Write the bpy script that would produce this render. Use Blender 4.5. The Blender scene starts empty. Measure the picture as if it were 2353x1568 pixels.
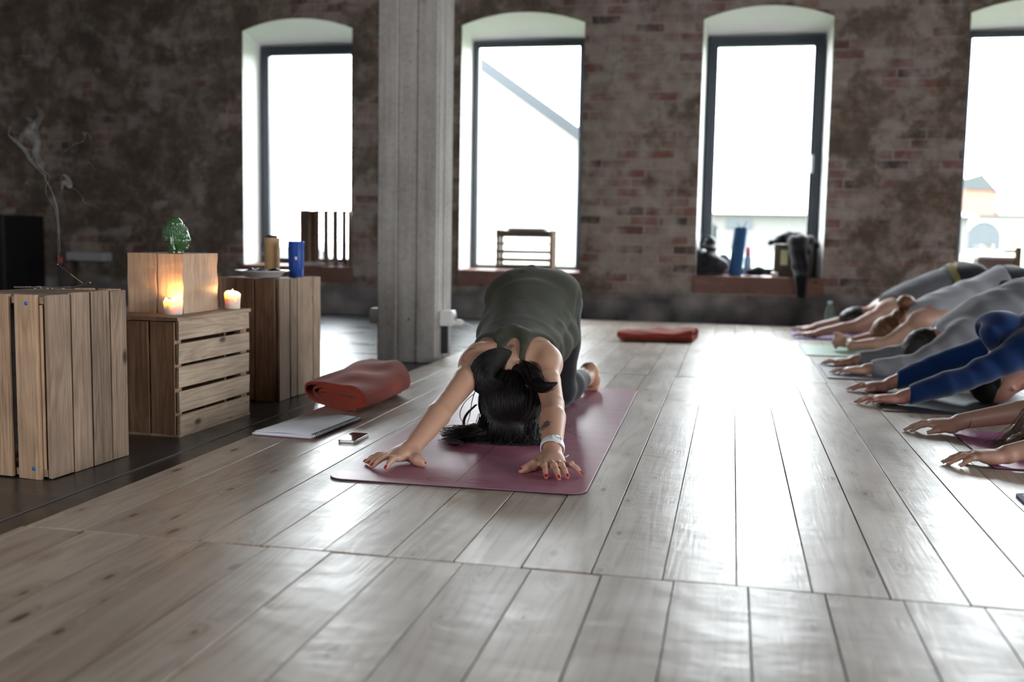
import bpy, bmesh, math, random
import numpy as np
from mathutils import Vector, Matrix, Euler
random.seed(7); RNG = np.random.default_rng(11)
SC = bpy.context.scene; COL = SC.collection
PI = math.pi
TOP = 0.0          # top of the plank platform
DARK = -0.045      # the dark floor beside it

# ------------------------------------------------------------------ objects
def tag(o, label=None, cat=None, group=None, kind=None):
    if label: o['label'] = label
    if cat: o['category'] = cat
    if group: o['group'] = group
    if kind: o['kind'] = kind
    return o

def thing(name, label, cat, loc=(0, 0, 0), rz=0.0, group=None):
    o = bpy.data.objects.new(name, None); COL.objects.link(o)
    o.empty_display_size = 0.05
    o.location = loc; o.rotation_euler = (0, 0, rz)
    return tag(o, label, cat, group)

def link(name, V, F, mat, parent=None, smooth=True, tones=None, bevel=0.0, world=False, angle=None):
    me = bpy.data.meshes.new(name)
    V = np.asarray(V, dtype=float).reshape(-1, 3)
    if world and parent is not None:
        p = parent
        while p is not None: V = V - np.array(p.location); p = p.parent
    me.from_pydata(V.tolist(), [], [list(map(int, f)) for f in F] if not isinstance(F, np.ndarray) else F.tolist())
    me.materials.append(mat)
    if tones is not None:
        a = me.attributes.new('tone', 'FLOAT', 'FACE'); a.data.foreach_set('value', list(tones))
    if smooth:
        me.polygons.foreach_set('use_smooth', [True] * len(me.polygons))
        if angle is not None:
            me.set_sharp_from_angle(angle=math.radians(angle))
    me.update()
    o = bpy.data.objects.new(name, me); COL.objects.link(o)
    if parent is not None: o.parent = parent
    if bevel > 0:
        b = o.modifiers.new('bevel', 'BEVEL'); b.width = bevel; b.segments = 2; b.limit_method = 'ANGLE'
    return o

class MB:
    """collects shapes into one mesh"""
    def __init__(s): s.v = []; s.f = []; s.t = []
    def add(s, V, F, tone=None):
        b = len(s.v); s.v.extend([tuple(map(float, p)) for p in V])
        tone = random.random() if tone is None else tone
        for f in F: s.f.append(tuple(int(i) + b for i in f)); s.t.append(tone)
        return s
    def box(s, lo, hi, M=None, tone=None, jit=0.0):
        x0, y0, z0 = lo; x1, y1, z1 = hi
        V = [Vector((x, y, z)) for z in (z0, z1) for y in (y0, y1) for x in (x0, x1)]
        if jit: V = [p + Vector((random.uniform(-jit, jit) for _ in range(3))) for p in V]
        if M is not None: V = [M @ p for p in V]
        return s.add(V, [(0, 2, 3, 1), (4, 5, 7, 6), (0, 1, 5, 4), (2, 6, 7, 3), (0, 4, 6, 2), (1, 3, 7, 5)], tone)
    def tube(s, pts, r, n=8, caps=True, tone=None, flat=1.0):
        P = np.array(pts, float); m = len(P)
        R = np.full(m, r) if np.isscalar(r) else np.array(r, float)
        T = np.gradient(P, axis=0); T /= np.linalg.norm(T, axis=1)[:, None] + 1e-12
        up = np.array([0, 0, 1.0]) if abs(T[0, 2]) < .9 else np.array([0, 1.0, 0])
        V = []; u = np.cross(T[0], up); u /= np.linalg.norm(u)
        for i in range(m):
            u = u - T[i] * (u @ T[i]); u /= np.linalg.norm(u) + 1e-12
            w = np.cross(T[i], u)
            for k in range(n):
                a = 2 * PI * k / n
                V.append(P[i] + R[i] * (u * math.cos(a) + w * math.sin(a) * flat))
        F = [(i * n + k, i * n + (k + 1) % n, (i + 1) * n + (k + 1) % n, (i + 1) * n + k) for i in range(m - 1) for k in range(n)]
        if caps: F += [tuple(range(n))[::-1], tuple((m - 1) * n + k for k in range(n))]
        return s.add(V, F, tone)
    def lathe(s, prof, c=(0, 0, 0), n=32, tone=None, M=None):
        V = []; m = len(prof)
        for r, z in prof:
            for k in range(n):
                a = 2 * PI * k / n; p = Vector((r * math.cos(a), r * math.sin(a), z))
                if M is not None: p = M @ p
                V.append(p + Vector(c))
        F = [(i * n + k, i * n + (k + 1) % n, (i + 1) * n + (k + 1) % n, (i + 1) * n + k) for i in range(m - 1) for k in range(n)]
        if prof[0][0] > 1e-6: F.append(tuple(range(n))[::-1])
        if prof[-1][0] > 1e-6: F.append(tuple((m - 1) * n + k for k in range(n)))
        return s.add(V, F, tone)
    def extrude(s, poly, vec, tone=None):
        n = len(poly); A = [Vector(p) for p in poly]; B = [p + Vector(vec) for p in A]
        F = [tuple(range(n))[::-1], tuple(range(n, 2 * n))] + [(i, (i + 1) % n, n + (i + 1) % n, n + i) for i in range(n)]
        return s.add(A + B, F, tone)
    def grid(s, G, tone=None, wrap=False):
        m = len(G); n = len(G[0]); V = [p for row in G for p in row]
        F = [(i * n + k, i * n + (k + 1) % n, (i + 1) * n + (k + 1) % n, (i + 1) * n + k) for i in range(m - 1) for k in range(n if wrap else n - 1)]
        return s.add(V, F, tone)
    def build(s, name, mat, parent=None, smooth=False, bevel=0.0, world=False, angle=None):
        o = link(name, s.v, s.f, mat, parent, smooth, s.t, bevel, world, angle)
        bm = bmesh.new(); bm.from_mesh(o.data); bmesh.ops.recalc_face_normals(bm, faces=bm.faces); bm.to_mesh(o.data); bm.free()
        return o

def spline(pts, n=30):
    """Catmull-Rom through the points"""
    P = np.array(pts, float); P = np.vstack([2 * P[0] - P[1], P, 2 * P[-1] - P[-2]])
    out = []; m = len(P) - 3
    for t in np.linspace(0, m - 1e-6, n):
        i = int(t); u = t - i; a, b, c, d = P[i:i + 4]
        out.append(.5 * ((2 * b) + (c - a) * u + (2 * a - 5 * b + 4 * c - d) * u * u + (3 * b - a - 3 * c + d) * u ** 3))
    return np.array(out)

# ------------------------------------------------------------------ materials
class Mat:
    def __init__(s, name):
        s.m = bpy.data.materials.new(name); s.m.use_nodes = True
        s.nt = s.m.node_tree; s.nt.nodes.clear()
        s.out = s.n('ShaderNodeOutputMaterial')
    def n(s, typ, ins=None, **kw):
        nd = s.nt.nodes.new(typ)
        for k, v in kw.items(): setattr(nd, k, v)
        if ins:
            for k, v in ins.items(): s.set(nd.inputs[k], v)
        return nd
    def set(s, sock, v):
        if hasattr(v, 'is_output') or hasattr(v, 'links'): s.nt.links.new(v, sock)
        elif hasattr(v, 'outputs'): s.nt.links.new(v.outputs[0], sock)
        else:
            if isinstance(v, (tuple, list)) and len(v) == 3 and sock.type == 'RGBA': v = (*v, 1)
            sock.default_value = v
    def math(s, op, a, b=0.0, c=None, clamp=False):
        nd = s.n('ShaderNodeMath', operation=op, use_clamp=clamp); s.set(nd.inputs[0], a); s.set(nd.inputs[1], b)
        if c is not None: s.set(nd.inputs[2], c)
        return nd.outputs[0]
    def mix(s, f, a, b, blend='MIX'):
        nd = s.n('ShaderNodeMix', data_type='RGBA', blend_type=blend)
        s.set(nd.inputs[0], f); s.set(nd.inputs[6], a); s.set(nd.inputs[7], b); return nd.outputs[2]
    def ramp(s, f, stops, interp='LINEAR'):
        nd = s.n('ShaderNodeValToRGB'); s.set(nd.inputs[0], f); e = nd.color_ramp.elements; nd.color_ramp.interpolation = interp
        while len(e) < len(stops): e.new(0.5)
        for el, (p, c) in zip(e, stops):
            el.position = p; el.color = (*c, 1) if isinstance(c, (tuple, list)) else (c, c, c, 1)
        return nd.outputs[0]
    def coord(s, scale=(1, 1, 1), loc=(0, 0, 0), rot=(0, 0, 0)):
        tc = s.n('ShaderNodeTexCoord'); mp = s.n('ShaderNodeMapping', {'Vector': tc.outputs['Object'], 'Scale': scale, 'Location': loc, 'Rotation': rot})
        return mp.outputs[0]
    def noise(s, vec, scale=5, detail=3, rough=.5, dist=0.0, col=False):
        nd = s.n('ShaderNodeTexNoise', {'Vector': vec, 'Scale': scale, 'Detail': detail, 'Roughness': rough, 'Distortion': dist})
        return nd.outputs[1 if col else 0]
    def attr(s, name):
        return s.n('ShaderNodeAttribute', attribute_name=name).outputs['Fac']
    def bump(s, h, strength=.3, dist=.01, normal=None):
        nd = s.n('ShaderNodeBump', {'Height': h, 'Strength': strength, 'Distance': dist})
        if normal is not None: s.set(nd.inputs['Normal'], normal)
        return nd.outputs[0]
    def bsdf(s, **kw):
        b = s.n('ShaderNodeBsdfPrincipled')
        for k, v in kw.items(): s.set(b.inputs[k.replace('_', ' ')], v)
        s.nt.links.new(b.outputs[0], s.out.inputs[0]); return b

def simple(name, col, rough=.5, metal=0.0, var=.12, scale=18, bump=0.0, bscale=200, **kw):
    """plain colour with slight procedural mottling"""
    m = Mat(name); v = m.coord()
    nz = m.noise(v, scale, 4)
    c = m.mix(m.math('MULTIPLY_ADD', nz, var * 2, .5 - var, clamp=True), tuple(x * (1 - var * 1.2) for x in col), tuple(min(1, x * (1 + var * 1.2)) for x in col))
    args = dict(Base_Color=c, Roughness=rough, Metallic=metal); args.update(kw)
    if bump: args['Normal'] = m.bump(m.noise(v, bscale, 3), bump, .002)
    m.bsdf(**args); return m.m

def wood(name, axis, light, dark, rough=.65, grain=1.0, knots=True, spec=.3, tonevar=.35, scale=1.0):
    """rough sawn board, the grain runs along the given axis; every board has its own tone"""
    m = Mat(name); st = [14 * scale] * 3; st[axis] = 1.1 * scale
    tone = m.attr('tone')
    off = m.n('ShaderNodeCombineXYZ', {'X': m.math('MULTIPLY', tone, 37.0), 'Y': m.math('MULTIPLY', tone, 53.0), 'Z': m.math('MULTIPLY', tone, 71.0)})
    tc = m.n('ShaderNodeTexCoord')
    p = m.n('ShaderNodeVectorMath', {0: tc.outputs['Object'], 1: off.outputs[0]}, operation='ADD').outputs[0]
    ps = m.n('ShaderNodeMapping', {'Vector': p, 'Scale': st}).outputs[0]
    big = m.noise(ps, 1.3, 3, .5, .6)
    fine = m.noise(m.n('ShaderNodeMapping', {'Vector': p, 'Scale': [x * 9 if i != axis else x * 2.5 for i, x in enumerate(st)]}).outputs[0], 1.0, 3, .6)
    ring = m.math('FRACT', m.math('MULTIPLY', big, 9.0 * grain))
    ring = m.math('PINGPONG', ring, .5)
    f = m.math('ADD', m.math('MULTIPLY', ring, .55), m.math('MULTIPLY', fine, .75))
    f = m.math('ADD', f, m.math('MULTIPLY', m.math('SUBTRACT', tone, .5), tonevar * 1.6))
    col = m.ramp(f, [(.12, dark), (.5, tuple((a + b) / 2 for a, b in zip(light, dark))), (.85, light)])
    if knots:
        ks = [9 * scale] * 3; ks[axis] = 4.2 * scale
        vo = m.n('ShaderNodeTexVoronoi', {'Vector': m.n('ShaderNodeMapping', {'Vector': p, 'Scale': ks}).outputs[0], 'Scale': 1.0})
        pick = m.math('GREATER_THAN', m.n('ShaderNodeSeparateColor', {0: vo.outputs['Color']}).outputs[0], .55)
        kn = m.math('MULTIPLY', m.math('SUBTRACT', 1.0, m.math('DIVIDE', vo.outputs['Distance'], .13), clamp=True), pick)
        col = m.mix(m.math('MULTIPLY', kn, 1.6, clamp=True), col, tuple(x * .28 for x in dark))
    stain = m.ramp(m.noise(m.n('ShaderNodeMapping', {'Vector': p, 'Scale': (5, 5, 5)}).outputs[0], 1.0, 4), [(.35, .62), (.6, 1.0)])
    col = m.mix(.6, col, stain, 'MULTIPLY')
    m.bsdf(Base_Color=col, Roughness=rough, Specular_IOR_Level=spec, Normal=m.bump(m.math('ADD', fine, m.math('MULTIPLY', ring, .4)), .35, .002))
    return m.m

def cloth(name, col, weave=900, rough=.85, var=.15, fuzz=.3, bump=.25, rib=None):
    m = Mat(name); v = m.coord()
    nz = m.noise(v, 6, 4); fine = m.noise(v, weave, 2)
    f = m.math('ADD', m.math('MULTIPLY', nz, .6), m.math('MULTIPLY', fine, .4))
    c = m.ramp(f, [(.25, tuple(x * (1 - var * 2) for x in col)), (.75, tuple(min(1, x * (1 + var)) for x in col))])
    m.bsdf(Base_Color=c, Roughness=rough, Specular_IOR_Level=.15, Sheen_Weight=fuzz, Sheen_Roughness=.5, Normal=m.bump(fine, bump, .001))
    return m.m
# ------------------------------------------------------------------ implicit bodies
class Field:
    """signed distance samples on a box; limbs are blended into one surface"""
    def __init__(s, lo, hi, h):
        s.h = h; s.lo = np.array(lo, np.float32)
        s.n = np.ceil((np.array(hi) - np.array(lo)) / h).astype(int) + 1
        s.ax = [(s.lo[i] + h * np.arange(s.n[i])).astype(np.float32) for i in range(3)]
        s.d = np.full(tuple(s.n), 1.0, np.float32)
    def blank(s):
        o = object.__new__(Field); o.h = s.h; o.lo = s.lo; o.n = s.n; o.ax = s.ax; o.d = np.full(tuple(s.n), 1.0, np.float32); return o
    def copy(s):
        o = s.blank(); o.d = s.d.copy(); return o
    def win(s, lo, hi):
        a = np.clip(np.floor((np.array(lo) - s.lo) / s.h).astype(int), 0, s.n)
        b = np.clip(np.ceil((np.array(hi) - s.lo) / s.h).astype(int) + 1, 0, s.n)
        return tuple(slice(int(i), int(j)) for i, j in zip(a, b))
    def xyz(s, sl=None):
        sl = sl or (slice(None),) * 3
        return s.ax[0][sl[0]][:, None, None], s.ax[1][sl[1]][None, :, None], s.ax[2][sl[2]][None, None, :]
    @staticmethod
    def smin(a, b, k):
        if k <= 0: return np.minimum(a, b)
        h = np.maximum(k - np.abs(a - b), 0) / k
        return np.minimum(a, b) - h * h * (k / 4)
    def put(s, fn, lo, hi, k, sub=False):
        m = k + 3 * s.h
        sl = s.win(np.array(lo) - m, np.array(hi) + m)
        if any(q.stop <= q.start for q in sl): return s
        X, Y, Z = s.xyz(sl); d = fn(X, Y, Z); cur = s.d[sl]
        s.d[sl] = -s.smin(-cur, d, k) if sub else s.smin(cur, d, k)
        return s
    def cap(s, a, b, ra, rb=None, k=.02, v=None, sc=1.0, sub=False):
        """tapered limb from a to b; v, sc widen the section along v"""
        a = np.array(a, float); b = np.array(b, float); rb = ra if rb is None else rb
        ab = b - a; L2 = float(ab @ ab) + 1e-12
        if v is not None:
            v = np.array(v, float); v = v - ab * (v @ ab) / L2; v /= np.linalg.norm(v)
        def fn(X, Y, Z):
            px, py, pz = X - a[0], Y - a[1], Z - a[2]
            t = np.clip((px * ab[0] + py * ab[1] + pz * ab[2]) / L2, 0, 1)
            qx, qy, qz = px - t * ab[0], py - t * ab[1], pz - t * ab[2]
            q2 = qx * qx + qy * qy + qz * qz
            if v is not None:
                w = qx * v[0] + qy * v[1] + qz * v[2]; q2 = q2 - w * w * (1 - 1 / sc ** 2)
            return (np.sqrt(np.maximum(q2, 0)) - (ra + (rb - ra) * t)).astype(np.float32)
        r = max(ra, rb) * max(1, sc)
        return s.put(fn, np.minimum(a, b) - r, np.maximum(a, b) + r, k, sub)
    def chain(s, pts, rs, k=.02, **kw):
        for i in range(len(pts) - 1): s.cap(pts[i], pts[i + 1], rs[i], rs[i + 1], k, **kw)
        return s
    def ell(s, c, r, k=.02, R=None, sub=False):
        c = np.array(c, float); r = np.array(r, float)
        Rm = np.eye(3) if R is None else np.array(R)       # rows: local axes
        def fn(X, Y, Z):
            p = [X - c[0], Y - c[1], Z - c[2]]
            q = [Rm[i, 0] * p[0] + Rm[i, 1] * p[1] + Rm[i, 2] * p[2] for i in range(3)]
            k0 = np.sqrt(sum((q[i] / r[i]) ** 2 for i in range(3))); k1 = np.sqrt(sum((q[i] / r[i] ** 2) ** 2 for i in range(3))) + 1e-9
            return (k0 * (k0 - 1) / k1).astype(np.float32)
        m = r.max()
        return s.put(fn, c - m, c + m, k, sub)
    def floor(s, z):
        X, Y, Z = s.xyz(); s.d = np.maximum(s.d, (z - Z).astype(np.float32)); return s
    def keep(s, n, p, k=0.0):
        """cut away everything on the side the normal n points to"""
        n = np.array(n, float); n /= np.linalg.norm(n); X, Y, Z = s.xyz()
        g = (X - p[0]) * n[0] + (Y - p[1]) * n[1] + (Z - p[2]) * n[2]
        s.d = (-s.smin(-s.d, -g.astype(np.float32), k)).astype(np.float32) if k else np.maximum(s.d, g.astype(np.float32)); return s
    def join(s, o, k=0.0): s.d = s.smin(s.d, o.d, k); return s
    def grow(s, r): s.d = s.d - np.float32(r); return s
    def fold(s, fn):
        near = np.abs(s.d) < 4 * s.h + .02
        I = np.nonzero(near)
        s.d[I] += fn(s.ax[0][I[0]], s.ax[1][I[1]], s.ax[2][I[2]]).astype(np.float32); return s
    def mesh(s, relax=1):
        d = s.d; neg = d < 0; n = s.n
        c = np.zeros(tuple(n - 1), np.uint8)
        offs = [(i, j, k) for i in (0, 1) for j in (0, 1) for k in (0, 1)]
        for i, j, k in offs: c += neg[i:n[0] - 1 + i, j:n[1] - 1 + j, k:n[2] - 1 + k]
        cells = np.argwhere((c > 0) & (c < 8))
        ids = np.full(tuple(n - 1), -1, np.int32); ids[tuple(cells.T)] = np.arange(len(cells))
        val = {o: d[cells[:, 0] + o[0], cells[:, 1] + o[1], cells[:, 2] + o[2]] for o in offs}
        acc = np.zeros((len(cells), 3)); cnt = np.zeros(len(cells))
        for a in offs:
            for ax in range(3):
                if a[ax]: continue
                b = list(a); b[ax] = 1; b = tuple(b); va, vb = val[a], val[b]; m = (va < 0) != (vb < 0)
                t = np.where(m, va / np.where(m, va - vb, 1), 0); p = np.tile(np.array(a, float), (len(cells), 1)); p[:, ax] = t
                acc += p * m[:, None]; cnt += m
        V = s.lo + s.h * (cells + acc / cnt[:, None])
        F = []
        for ax in range(3):
            o1, o2 = (ax + 1) % 3, (ax + 2) % 3
            sl0 = [slice(None)] * 3; sl1 = [slice(None)] * 3; sl0[ax] = slice(0, n[ax] - 1); sl1[ax] = slice(1, n[ax])
            ch = neg[tuple(sl0)] != neg[tuple(sl1)]; E = np.argwhere(ch)
            E = E[(E[:, o1] > 0) & (E[:, o2] > 0) & (E[:, o1] < n[o1] - 1) & (E[:, o2] < n[o2] - 1)]
            if not len(E): continue
            flip = neg[tuple(E.T)]
            def at(u, w):
                q = E.copy(); q[:, o1] -= u; q[:, o2] -= w; return ids[tuple(q.T)]
            A = np.stack([at(1, 1), at(0, 1), at(0, 0), at(1, 0)], 1)
            A[~flip] = A[~flip][:, ::-1]; F.append(A)
        F = np.concatenate(F); F = F[(F >= 0).all(1)]
        for _ in range(relax):           # light smoothing of the sampled surface
            S = np.zeros_like(V); N = np.zeros(len(V))
            for i in range(4):
                a, b = F[:, i], F[:, (i + 1) % 4]
                for q in range(3): S[:, q] += np.bincount(a, V[b, q], len(V)) + np.bincount(b, V[a, q], len(V))
                N += np.bincount(a, minlength=len(V)) + np.bincount(b, minlength=len(V))
            V = V * .5 + .5 * S / np.maximum(N, 1)[:, None]
        return V, F
    def build(s, name, mat, parent=None, relax=1, world=True):
        V, F = s.mesh(relax); return link(name, V, F, mat, parent, True, world=world)

def folds(amp, freq, dirv, warp=1.0, seed=0):
    """cloth wrinkles: warped waves across dirv"""
    r = np.random.default_rng(seed); ph = r.uniform(0, 6.28, 6); D = np.array(dirv, float); D /= np.linalg.norm(D)
    def fn(X, Y, Z):
        w = warp * (np.sin(17 * X + 9 * Y + ph[0]) + np.sin(13 * Y - 15 * Z + ph[1]) + np.sin(21 * Z + 7 * X + ph[2]))
        a = freq * (X * D[0] + Y * D[1] + Z * D[2]) + w
        m = .5 + .5 * np.sin(9 * X + 11 * Z + ph[3]) * np.sin(8 * Y + ph[4])
        return -amp * m * np.sin(a)
    return fn

def finger(f, mcp, tip, r0, r1, arch=.010, k=.006):
    """a finger bent at two knuckles, from its root to a tip that rests on the floor"""
    a = np.array(mcp, float); b = np.array(tip, float)
    p1 = a + (b - a) * .45; p1[2] += arch; p2 = a + (b - a) * .74; p2[2] += arch * .75
    f.chain([a, p1, p2, b], [r0, r0 * .97, (r0 + r1) / 2, r1], k=k)
    f.ell(p1, (r0 * 1.06,) * 3, k=.004)
    d = b - p2; return b, d / np.linalg.norm(d), r1

def flat_hand(f, wrist, fwd, thumb, L=.165, spread=.16, kn=.030, zf=.010, r=.0082, wr=.024, close=1.0):
    """palm-down hand: wrist point, pointing direction (xy), thumb side +1 = left of fwd"""
    w = np.array(wrist, float); u = np.array([fwd[0], fwd[1], 0.]); u /= np.linalg.norm(u)
    l = np.array([-u[1], u[0], 0.]) * thumb
    tips = []
    wid = [.030, .010, -.010, -.028]; ln = [.87, .96, .91, .76]; base = [.50, .52, .50, .46]
    for i in range(4):
        m = w + u * L * base[i] + l * wid[i] * close * .93; m[2] = kn - (.004 if i in (0, 3) else 0)
        ang = spread * (1.5 - i) / 1.5
        d = u * math.cos(ang) + l * math.sin(ang)
        t = m + d * L * (ln[i] - base[i]) * 1.12; t[2] = zf
        s = w + l * wid[i] * .55; s[2] = w[2] - .006
        f.cap(s, m, .015, .0115, k=.014)
        tips.append(finger(f, m, t, r, r * .74, arch=.009))
    f.ell(w + u * L * .27 + np.array([0, 0, .026 - w[2]]), (.038, .036, .018), k=.012, R=[u, l, [0, 0, 1]])
    c = w + u * L * .16 + l * .026; c[2] = .024
    m = w + u * L * .40 + l * .046; m[2] = .020
    t = w + u * L * .60 + l * (.046 + .02 * (spread > .1)); t[2] = zf
    f.chain([w + np.array([0, 0, -.008]), c, m, t], [.018, .017, .0105, .0075], k=.012)
    tips.append((t, (t - m) / np.linalg.norm(t - m), .0075))
    return tips
# ------------------------------------------------------------------ camera
cam = bpy.data.cameras.new('camera'); camo = bpy.data.objects.new('camera', cam); COL.objects.link(camo)
cam.sensor_width = 36.0; cam.lens = 2378.03 * 36 / 2353
def cam_axes(yaw, pitch, roll):
    cy, sy = math.cos(yaw), math.sin(yaw)
    f = np.array([-sy * math.cos(pitch), cy * math.cos(pitch), -math.sin(pitch)]); r = np.array([cy, sy, 0.]); d = np.cross(f, r)
    c, s = math.cos(roll), math.sin(roll); return c * r + s * d, -s * r + c * d, f
_r, _d, _f = cam_axes(*[math.radians(q) for q in (11.88623, 5.71901, -1.026395)])
camo.matrix_world = Matrix(((_r[0], -_d[0], -_f[0], 0), (_r[1], -_d[1], -_f[1], 0), (_r[2], -_d[2], -_f[2], .637), (0, 0, 0, 1)))
cam.dof.use_dof = True; cam.dof.focus_distance = 2.95; cam.dof.aperture_fstop = 2.3
cam.clip_end = 400
SC.camera = camo

# ------------------------------------------------------------------ room materials
def m_planks():
    m = Mat('pine planks'); tone = m.attr('tone')
    off = m.n('ShaderNodeCombineXYZ', {'X': m.math('MULTIPLY', tone, 41.0), 'Y': m.math('MULTIPLY', tone, 97.0), 'Z': m.math('MULTIPLY', tone, 23.0)})
    tc = m.n('ShaderNodeTexCoord')
    p = m.n('ShaderNodeVectorMath', {0: tc.outputs['Object'], 1: off.outputs[0]}, operation='ADD').outputs[0]
    def mp(sc): return m.n('ShaderNodeMapping', {'Vector': p, 'Scale': sc}).outputs[0]
    vo = m.n('ShaderNodeTexVoronoi', {'Vector': mp((9.5, 3.4, 1)), 'Scale': 1.0}, voronoi_dimensions='2D')
    rnd = m.n('ShaderNodeSeparateColor', {0: vo.outputs['Color']})
    pick = m.math('GREATER_THAN', rnd.outputs[0], .30)
    dist = m.math('ADD', vo.outputs['Distance'], m.math('MULTIPLY', m.math('SUBTRACT', m.noise(mp((60, 40, 1)), 1, 2), .5), .05))
    halo = m.math('MULTIPLY', m.math('SUBTRACT', 1.0, m.math('DIVIDE', dist, .24), clamp=True), pick)
    size = m.math('MULTIPLY_ADD', m.math('POWER', rnd.outputs[1], 2.0), .085, .022)
    knot = m.math('MULTIPLY', m.math('MULTIPLY', m.math('SUBTRACT', 1.0, m.math('DIVIDE', dist, size)), 2.6, clamp=True), pick)
    big = m.noise(mp((6.5, .55, 1)), 1.0, 2, .45, .35)
    ring = m.math('PINGPONG', m.math('FRACT', m.math('MULTIPLY_ADD', big, 13.0, m.math('MULTIPLY', halo, 2.2))), .5)
    fine = m.noise(mp((160, 6, 1)), 1.0, 3, .65)
    blot = m.noise(mp((7, 2.2, 1)), 1.0, 4, .6)
    f = m.math('ADD', m.math('MULTIPLY', ring, .42), m.math('MULTIPLY', fine, .42))
    f = m.math('ADD', f, m.math('MULTIPLY', blot, .45))
    col = m.ramp(f, [(.24, (.225, .162, .118)), (.54, (.425, .355, .290)), (.90, (.53, .465, .395))])
    tn = m.n('ShaderNodeTexWhiteNoise', {'W': tone}, noise_dimensions='1D').outputs[0]
    col = m.mix(1.0, col, m.ramp(tn, [(0, (.74, .70, .68)), (.5, (.94, .93, .93)), (1, (1.0, .99, .97))]), 'MULTIPLY')
    col = m.mix(m.math('MULTIPLY', halo, .55), col, (.21, .135, .090))
    col = m.mix(m.math('MULTIPLY', knot, .88), col, m.mix(rnd.outputs[2], (.035, .018, .014), (.13, .060, .035)))
    crack = m.math('MULTIPLY', m.math('LESS_THAN', m.noise(mp((95, 1.7, 1)), 1.0, 1, .3), .2), .55)
    col = m.mix(crack, col, (.10, .06, .045))
    wav = m.noise(mp((5.0, 8.0, 1)), 1.0, 3, .55)
    h = m.math('ADD', m.math('MULTIPLY', wav, 1.0), m.math('MULTIPLY', fine, .10))
    h = m.math('ADD', h, m.math('MULTIPLY', ring, .05))
    rough = m.math('MULTIPLY_ADD', m.noise(mp((9, 3, 1)), 1.0, 3), .26, .22)
    m.bsdf(Base_Color=col, Roughness=rough, Specular_IOR_Level=1.0, Normal=m.bump(h, .42, .0070))
    return m.m

def m_brick():
    m = Mat('old brick'); tc = m.n('ShaderNodeTexCoord')
    sp = m.n('ShaderNodeSeparateXYZ', {0: tc.outputs['Object']})
    wob = m.noise(tc.outputs['Object'], 3.0, 2, col=True)
    v2 = m.n('ShaderNodeCombineXYZ', {'X': m.math('ADD', sp.outputs[0], sp.outputs[1]), 'Y': sp.outputs[2]}).outputs[0]
    v2 = m.n('ShaderNodeVectorMath', {0: v2, 1: m.n('ShaderNodeVectorMath', {0: wob, 'Scale': .022}, operation='SCALE').outputs[0]}, operation='ADD').outputs[0]
    br = m.n('ShaderNodeTexBrick', {'Vector': v2, 'Color1': (0, 0, 0), 'Color2': (1, 1, 1), 'Mortar': (.5, .5, .5), 'Scale': 1.0, 'Mortar Size': .009, 'Mortar Smooth': .35,
                                   'Bias': 0.0, 'Brick Width': .235, 'Row Height': .076})
    rnd = m.n('ShaderNodeSeparateColor', {0: br.outputs[0]}).outputs[0]
    bc = m.ramp(rnd, [(0, (.035, .031, .031)), (.12, (.160, .062, .055)), (.34, (.235, .105, .088)), (.52, (.265, .170, .142)), (.72, (.295, .225, .19)), (1, (.42, .35, .295))])
    bc = m.mix(.55, bc, m.ramp(m.noise(tc.outputs['Object'], 26, 4), [(.3, (.45, .42, .42)), (.7, (1, 1, 1))]), 'MULTIPLY')
    mort = m.ramp(m.noise(tc.outputs['Object'], 9, 4), [(.3, (.235, .20, .175)), (.7, (.36, .315, .28))])
    smear = m.noise(tc.outputs['Object'], 4.5, 5, .62)
    col = m.mix(m.math('MAXIMUM', br.outputs[1], m.ramp(smear, [(.40, .10), (.60, .85)])), bc, mort)
    # old plaster left in patches, more of it towards the two ends of the wall
    ends = m.ramp(m.math('DIVIDE', m.math('ADD', sp.outputs[0], 7.0), 14.0), [(.18, .16), (.37, .10), (.44, -.12), (.53, -.12), (.56, .10), (.70, .13)])
    pl = m.math('ADD', m.noise(tc.outputs['Object'], 2.1, 6, .62), ends)
    plm = m.ramp(pl, [(.56, 0), (.63, 1)])
    plc = m.ramp(m.noise(tc.outputs['Object'], 5.5, 6, .7), [(.3, (.045, .034, .028)), (.5, (.120, .090, .066)), (.70, (.30, .25, .205))])
    col = m.mix(m.math('MULTIPLY', plm, .85), col, plc)
    # grey rubble plinth under the sills
    rub = m.n('ShaderNodeTexVoronoi', {'Vector': m.coord((4.2, 4.2, 5.6)), 'Scale': 1.0, 'Smoothness': .4}, feature='SMOOTH_F1')
    rc = m.ramp(m.math('ADD', m.math('MULTIPLY', rub.outputs['Distance'], .7), m.math('MULTIPLY', m.noise(tc.outputs['Object'], 8, 4), .5)), [(.20, (.34, .30, .285)), (.50, (.20, .18, .175)), (.85, (.075, .07, .072))])
    low = m.math('ADD', sp.outputs[2], m.math('MULTIPLY', m.math('SUBTRACT', m.noise(tc.outputs['Object'], 3.0, 3), .5), .22))
    col = m.mix(m.ramp(low, [(.17, 1), (.23, 0)]), col, rc)
    h = m.math('ADD', m.math('MULTIPLY', m.math('SUBTRACT', 1.0, br.outputs[1]), .8), m.math('MULTIPLY', m.noise(tc.outputs['Object'], 30, 4), .7))
    m.bsdf(Base_Color=col, Roughness=.9, Specular_IOR_Level=.2, Normal=m.bump(h, .6, .012))
    return m.m

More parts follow.
